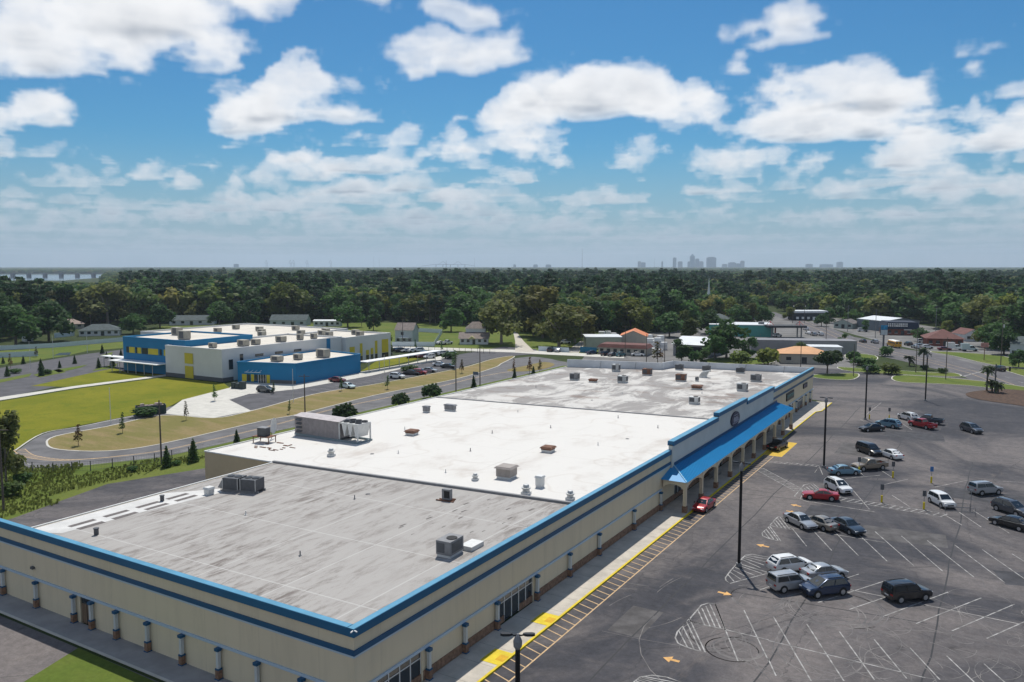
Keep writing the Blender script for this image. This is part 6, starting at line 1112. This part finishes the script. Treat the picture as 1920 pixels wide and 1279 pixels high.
for k in range(14000):                                 # tall weeds on the ditch bank
    x, y = q.uniform(-146, -107), q.uniform(46, 100)
    if x < -119 and y > 74 + (x + 125) * -1.0 or (x > -112 and y > 60) or x < -134 + (y - 65) * .9 and y > 62: continue
    h = q.uniform(.1, .45) * (1.6 if math.sin(x * .5) + math.sin(y * .37 + x * .2) > .7 else 1); a = q.uniform(0, 6.28); wd.add([(x, y, 0), (x + .12 * math.cos(a), y + .12 * math.sin(a), 0), (x + .25 * math.cos(a + .5), y + .25 * math.sin(a + .5), h), (x - .1 * math.cos(a), y - .1 * math.sin(a), h * .9)], [(0, 1, 2, 3)])
o = wd.build('ditch_weeds', leaf_mat('weed_leaf', (.085, .125, .022), (.11, .15, .03), (.13, .15, .04))); o['kind'] = 'stuff'; o['label'] = 'tangle of tall green weeds on the ditch bank'
def palm(px, py, h, label, n=26):
    P_ = G(px, py); t = thing('palm_tree', label, 'palm tree', (P_.x, P_.y, .05)); b = MB(); b.tube((0, 0, 0), (0, 0, h), .24, .17, 8); b.build('trunk', BARK, t); c = MB(); q = random.Random(int(px))
    for k in range(n):
        a = q.uniform(0, 6.28); el = q.uniform(-.5, 1.2); L = q.uniform(1.5, 2.3); pts = [Vector((0, 0, h))]
        for i in range(1, 6): s = i / 5; pts.append(Vector((math.cos(a) * L * s * math.cos(el * (1 - .4 * s)), math.sin(a) * L * s * math.cos(el * (1 - .4 * s)), h + L * (math.sin(el) * s - .55 * s * s))))
        for i in range(5):
            d = Vector((-math.sin(a), math.cos(a), 0)) * (.42 * math.sin(math.pi * (i + .6) / 5.4)); e = Vector((-math.sin(a), math.cos(a), 0)) * (.42 * math.sin(math.pi * (i + 1.6) / 6.6)); dr = Vector((0, 0, -.18)); c.quad(pts[i], pts[i + 1], pts[i + 1] + e + dr, pts[i] + d + dr); c.quad(pts[i], pts[i] - d + dr, pts[i + 1] - e + dr, pts[i + 1])
    c.build('crown', PALM, t)
palm(1850, 733, 5.8, 'tallest palm on the mulch bed', 34); palm(1860, 736, 2.6, 'short palm beside the tallest palm'); palm(1871, 737, 2.4, 'second short palm on the mulch bed'); palm(1731, 692, 6.0, 'tall shaggy palm beside the avenue', 36); palm(1705, 686, 2.6, 'low fan palm beside the avenue', 30)
# ------------------------------------------------------------------ the woods
YF = [(-400, 660), (0, 641), (60, 640), (110, 615), (230, 611), (330, 606), (480, 605), (700, 604), (740, 603), (830, 612), (930, 614), (960, 618), (1060, 634), (1100, 630), (1180, 630), (1300, 616), (1400, 606), (1440, 590), (1490, 588), (1560, 597), (1640, 604), (1700, 606), (1800, 622), (1860, 636), (1900, 640), (1960, 655), (2400, 690)]
def yf(x):
    for (a, c), (d, e) in zip(YF, YF[1:]):
        if a <= x <= d: return c + (e - c) * (x - a) / (d - a)
    return 640
road_px = [(1462, 590), (1452, 585), (1440, 580), (1420, 566), (1400, 556)]
AVE = [G(*p) for p in ((1530, 616), (1478, 597), (1446, 585), (1425, 572))]
SIDE = [G(*p) for p in ((967, 640), (965, 622), (963, 605))]
def near_line(P_, L, w):
    for a, c in zip(L, L[1:]):
        d = c - a; t_ = max(0, min(1, (P_ - a).dot(d) / d.length_squared))
        if (P_ - (a + d * t_)).length < w: return True
    return False
pts = []; q = random.Random(99); d = 200.0
fwh = Vector((_fw.x, _fw.y, 0)).normalized()
while d < 12500:
    sp = max(8.2, d / 125); W_ = d * .80; x = -W_
    while x < W_:
        P_ = fwh * (d + q.uniform(-.45, .45) * sp) + _rt * (x + q.uniform(-.45, .45) * sp); x += sp; P_.z = 0; px, py = PX(P_)
        if py > yf(px) - 1: continue
        if px < 330 and d < 3300:                     # open river on the left
            if d > 880 and px < (195 if d < 2300 else 195 + (d - 2300) * .10): continue
        if near_line(P_, AVE, 9) or near_line(P_, SIDE, 6): continue
        if any((P_ - c).length < r_ * .82 for c, r_ in BUILT): continue
        if q.random() < (.10 if d < 900 else .05): continue
        pts.append((d, P_, px, py))
    d += sp
pts.sort(key=lambda e: e[1].length)
def pick(P_, px, d):
    r = q.random(); left = px < 620
    if d < 620: k = ('pine' if r < (.34 if left else .14) else 'oak' if r < .62 else 'tall') + str(q.randrange(3))
    else: k = ('pine' if r < .12 else 'oak' if r < .6 else 'tall') + str(q.randrange(3))
    if q.random() < (.09 if d < 600 else .2): k = q.choice(('light', 'olive'))
    h = q.uniform(13, 19) + (4.0 if left and d < 700 else 0)
    if k.startswith('pine'): h = q.uniform(21, 27)
    h *= q.choice((.72, .88, 1.0, 1.0, 1.12))
    if 1280 < px < 1560 and d < 640: h *= .8
    if px < 230 and d > 480: h = min(h, 16)
    return k, h
NEAR = 290; vis = [e for e in pts if -60 < e[2] < 1980]
near_ids = set(id(e) for e in vis[:NEAR])
LAB = {'pine': ('pine_tree', 'tall dark pine with a bare trunk standing in the front of the woods'), 'oak': ('oak_tree', 'broad dark green oak in the front of the woods'), 'tall': ('leafy_tree', 'tall leafy green tree in the front of the woods'), 'ligh': ('olive_tree', 'pale olive-green tree in the front of the woods'), 'oliv': ('yellow_green_tree', 'tall yellow-green tree in the front of the woods')}
for e in vis[:NEAR]:
    k, h = pick(e[1], e[2], e[0]); nm, lb = LAB[k[:4] if k[:4] in LAB else k[:3] if k[:3] in LAB else 'tall']
    tree(k, nm, e[1].x, e[1].y, h, lb, group=nm.replace('_', ' ') + 's in the front of the woods', w=q.uniform(1.0, 1.4) if k[0] != 'p' else q.uniform(1.0, 1.3))
# everything farther is one mass of woodland
FAR = ['oak0', 'oak1', 'oak2', 'tall0', 'tall1', 'tall2', 'pine0', 'pine1', 'light', 'olive']
lib = bpy.data.collections.new('tree_kinds')
for i, k in enumerate(FAR):
    src = random.Random(200 + i); kind = 'pine' if k[0] == 'p' else 'oak' if k[:3] == 'oak' or k == 'light' else 'tall'
    c = crown_mb(src, lobes_for(src, kind), 420, .062 if kind != 'pine' else .034); nb = len(c.f); tr = trunk_mb('pine' if kind == 'pine' else 'tall', src); c.add(tr.v, tr.f)
    me = c.mesh('woodland_tree', [LIGHT if k in ('light', 'olive') else PINE if kind == 'pine' else LEAF, BARK]); 
    for pl in me.polygons[nb:]: pl.material_index = 1
    ob = bpy.data.objects.new(f'{i:02d}_tree', me); lib.objects.link(ob)
rest = [e for e in pts if id(e) not in near_ids]
me = bpy.data.meshes.new('woodland'); me.from_pydata([e[1] for e in rest], [], [])
sc_, id_, rz_ = [], [], []
for dd, P_, px, py in rest:
    k, h = pick(P_, px, dd); wide = q.uniform(1.05, 1.4) * (1.0 if dd < 1500 else min(2.4, 1 + (dd - 1500) / 2600)); h = min(h, 19 if dd > 1500 else 30)
    sc_ += [h * wide, h * wide, h]; id_.append(FAR.index(k) if k in FAR else 7); rz_.append(q.uniform(0, 6.28))
for nm, tp, dom in (('tree_scale', 'FLOAT_VECTOR', sc_), ('tree_kind', 'INT', id_), ('tree_turn', 'FLOAT', rz_)):
    at = me.attributes.new(nm, tp, 'POINT'); at.data.foreach_set('vector' if tp == 'FLOAT_VECTOR' else 'value', dom)
wood = link('woodland', me); wood['kind'] = 'stuff'; wood['label'] = 'unbroken woodland canopy reaching to the horizon'
ng = bpy.data.node_groups.new('woodland', 'GeometryNodeTree'); ng.interface.new_socket('Geometry', in_out='INPUT', socket_type='NodeSocketGeometry'); ng.interface.new_socket('Geometry', in_out='OUTPUT', socket_type='NodeSocketGeometry')
gi, go = ng.nodes.new('NodeGroupInput'), ng.nodes.new('NodeGroupOutput'); ci = ng.nodes.new('GeometryNodeCollectionInfo'); ci.inputs['Collection'].default_value = lib; ci.inputs['Separate Children'].default_value = True; ci.inputs['Reset Children'].default_value = True
ip = ng.nodes.new('GeometryNodeInstanceOnPoints'); ip.inputs['Pick Instance'].default_value = True
def named(nm, tp): n = ng.nodes.new('GeometryNodeInputNamedAttribute'); n.data_type = tp; n.inputs['Name'].default_value = nm; return n.outputs['Attribute']
cx = ng.nodes.new('ShaderNodeCombineXYZ'); ng.links.new(named('tree_turn', 'FLOAT'), cx.inputs[2]); ng.links.new(gi.outputs[0], ip.inputs['Points']); ng.links.new(ci.outputs[0], ip.inputs['Instance']); ng.links.new(named('tree_kind', 'INT'), ip.inputs['Instance Index']); ng.links.new(cx.outputs[0], ip.inputs['Rotation']); ng.links.new(named('tree_scale', 'FLOAT_VECTOR'), ip.inputs['Scale']); ng.links.new(ip.outputs[0], go.inputs[0])
wood.modifiers.new('woodland', 'NODES').node_group = ng
print('woodland trees', len(rest), 'near', NEAR)
# ------------------------------------------------------------------ air
if HAZE:
    hb = MB(); hb.box(-13500, -600, -1.0, 13500, 14000, 260); hz = hb.build('haze', None); hz['kind'] = 'stuff'
    hm = bpy.data.materials.new('haze'); hm.use_nodes = True; N = NT(hm.node_tree); N.n.remove(N.n['Principled BSDF']); pv = N.node('ShaderNodeVolumePrincipled'); pv.inputs['Color'].default_value = (.72, .86, 1, 1); pv.inputs['Density'].default_value = HAZE; pv.inputs['Anisotropy'].default_value = .2; N.l.new(pv.outputs[0], N.n['Material Output'].inputs['Volume']); hz.data.materials.clear(); hz.data.materials.append(hm)
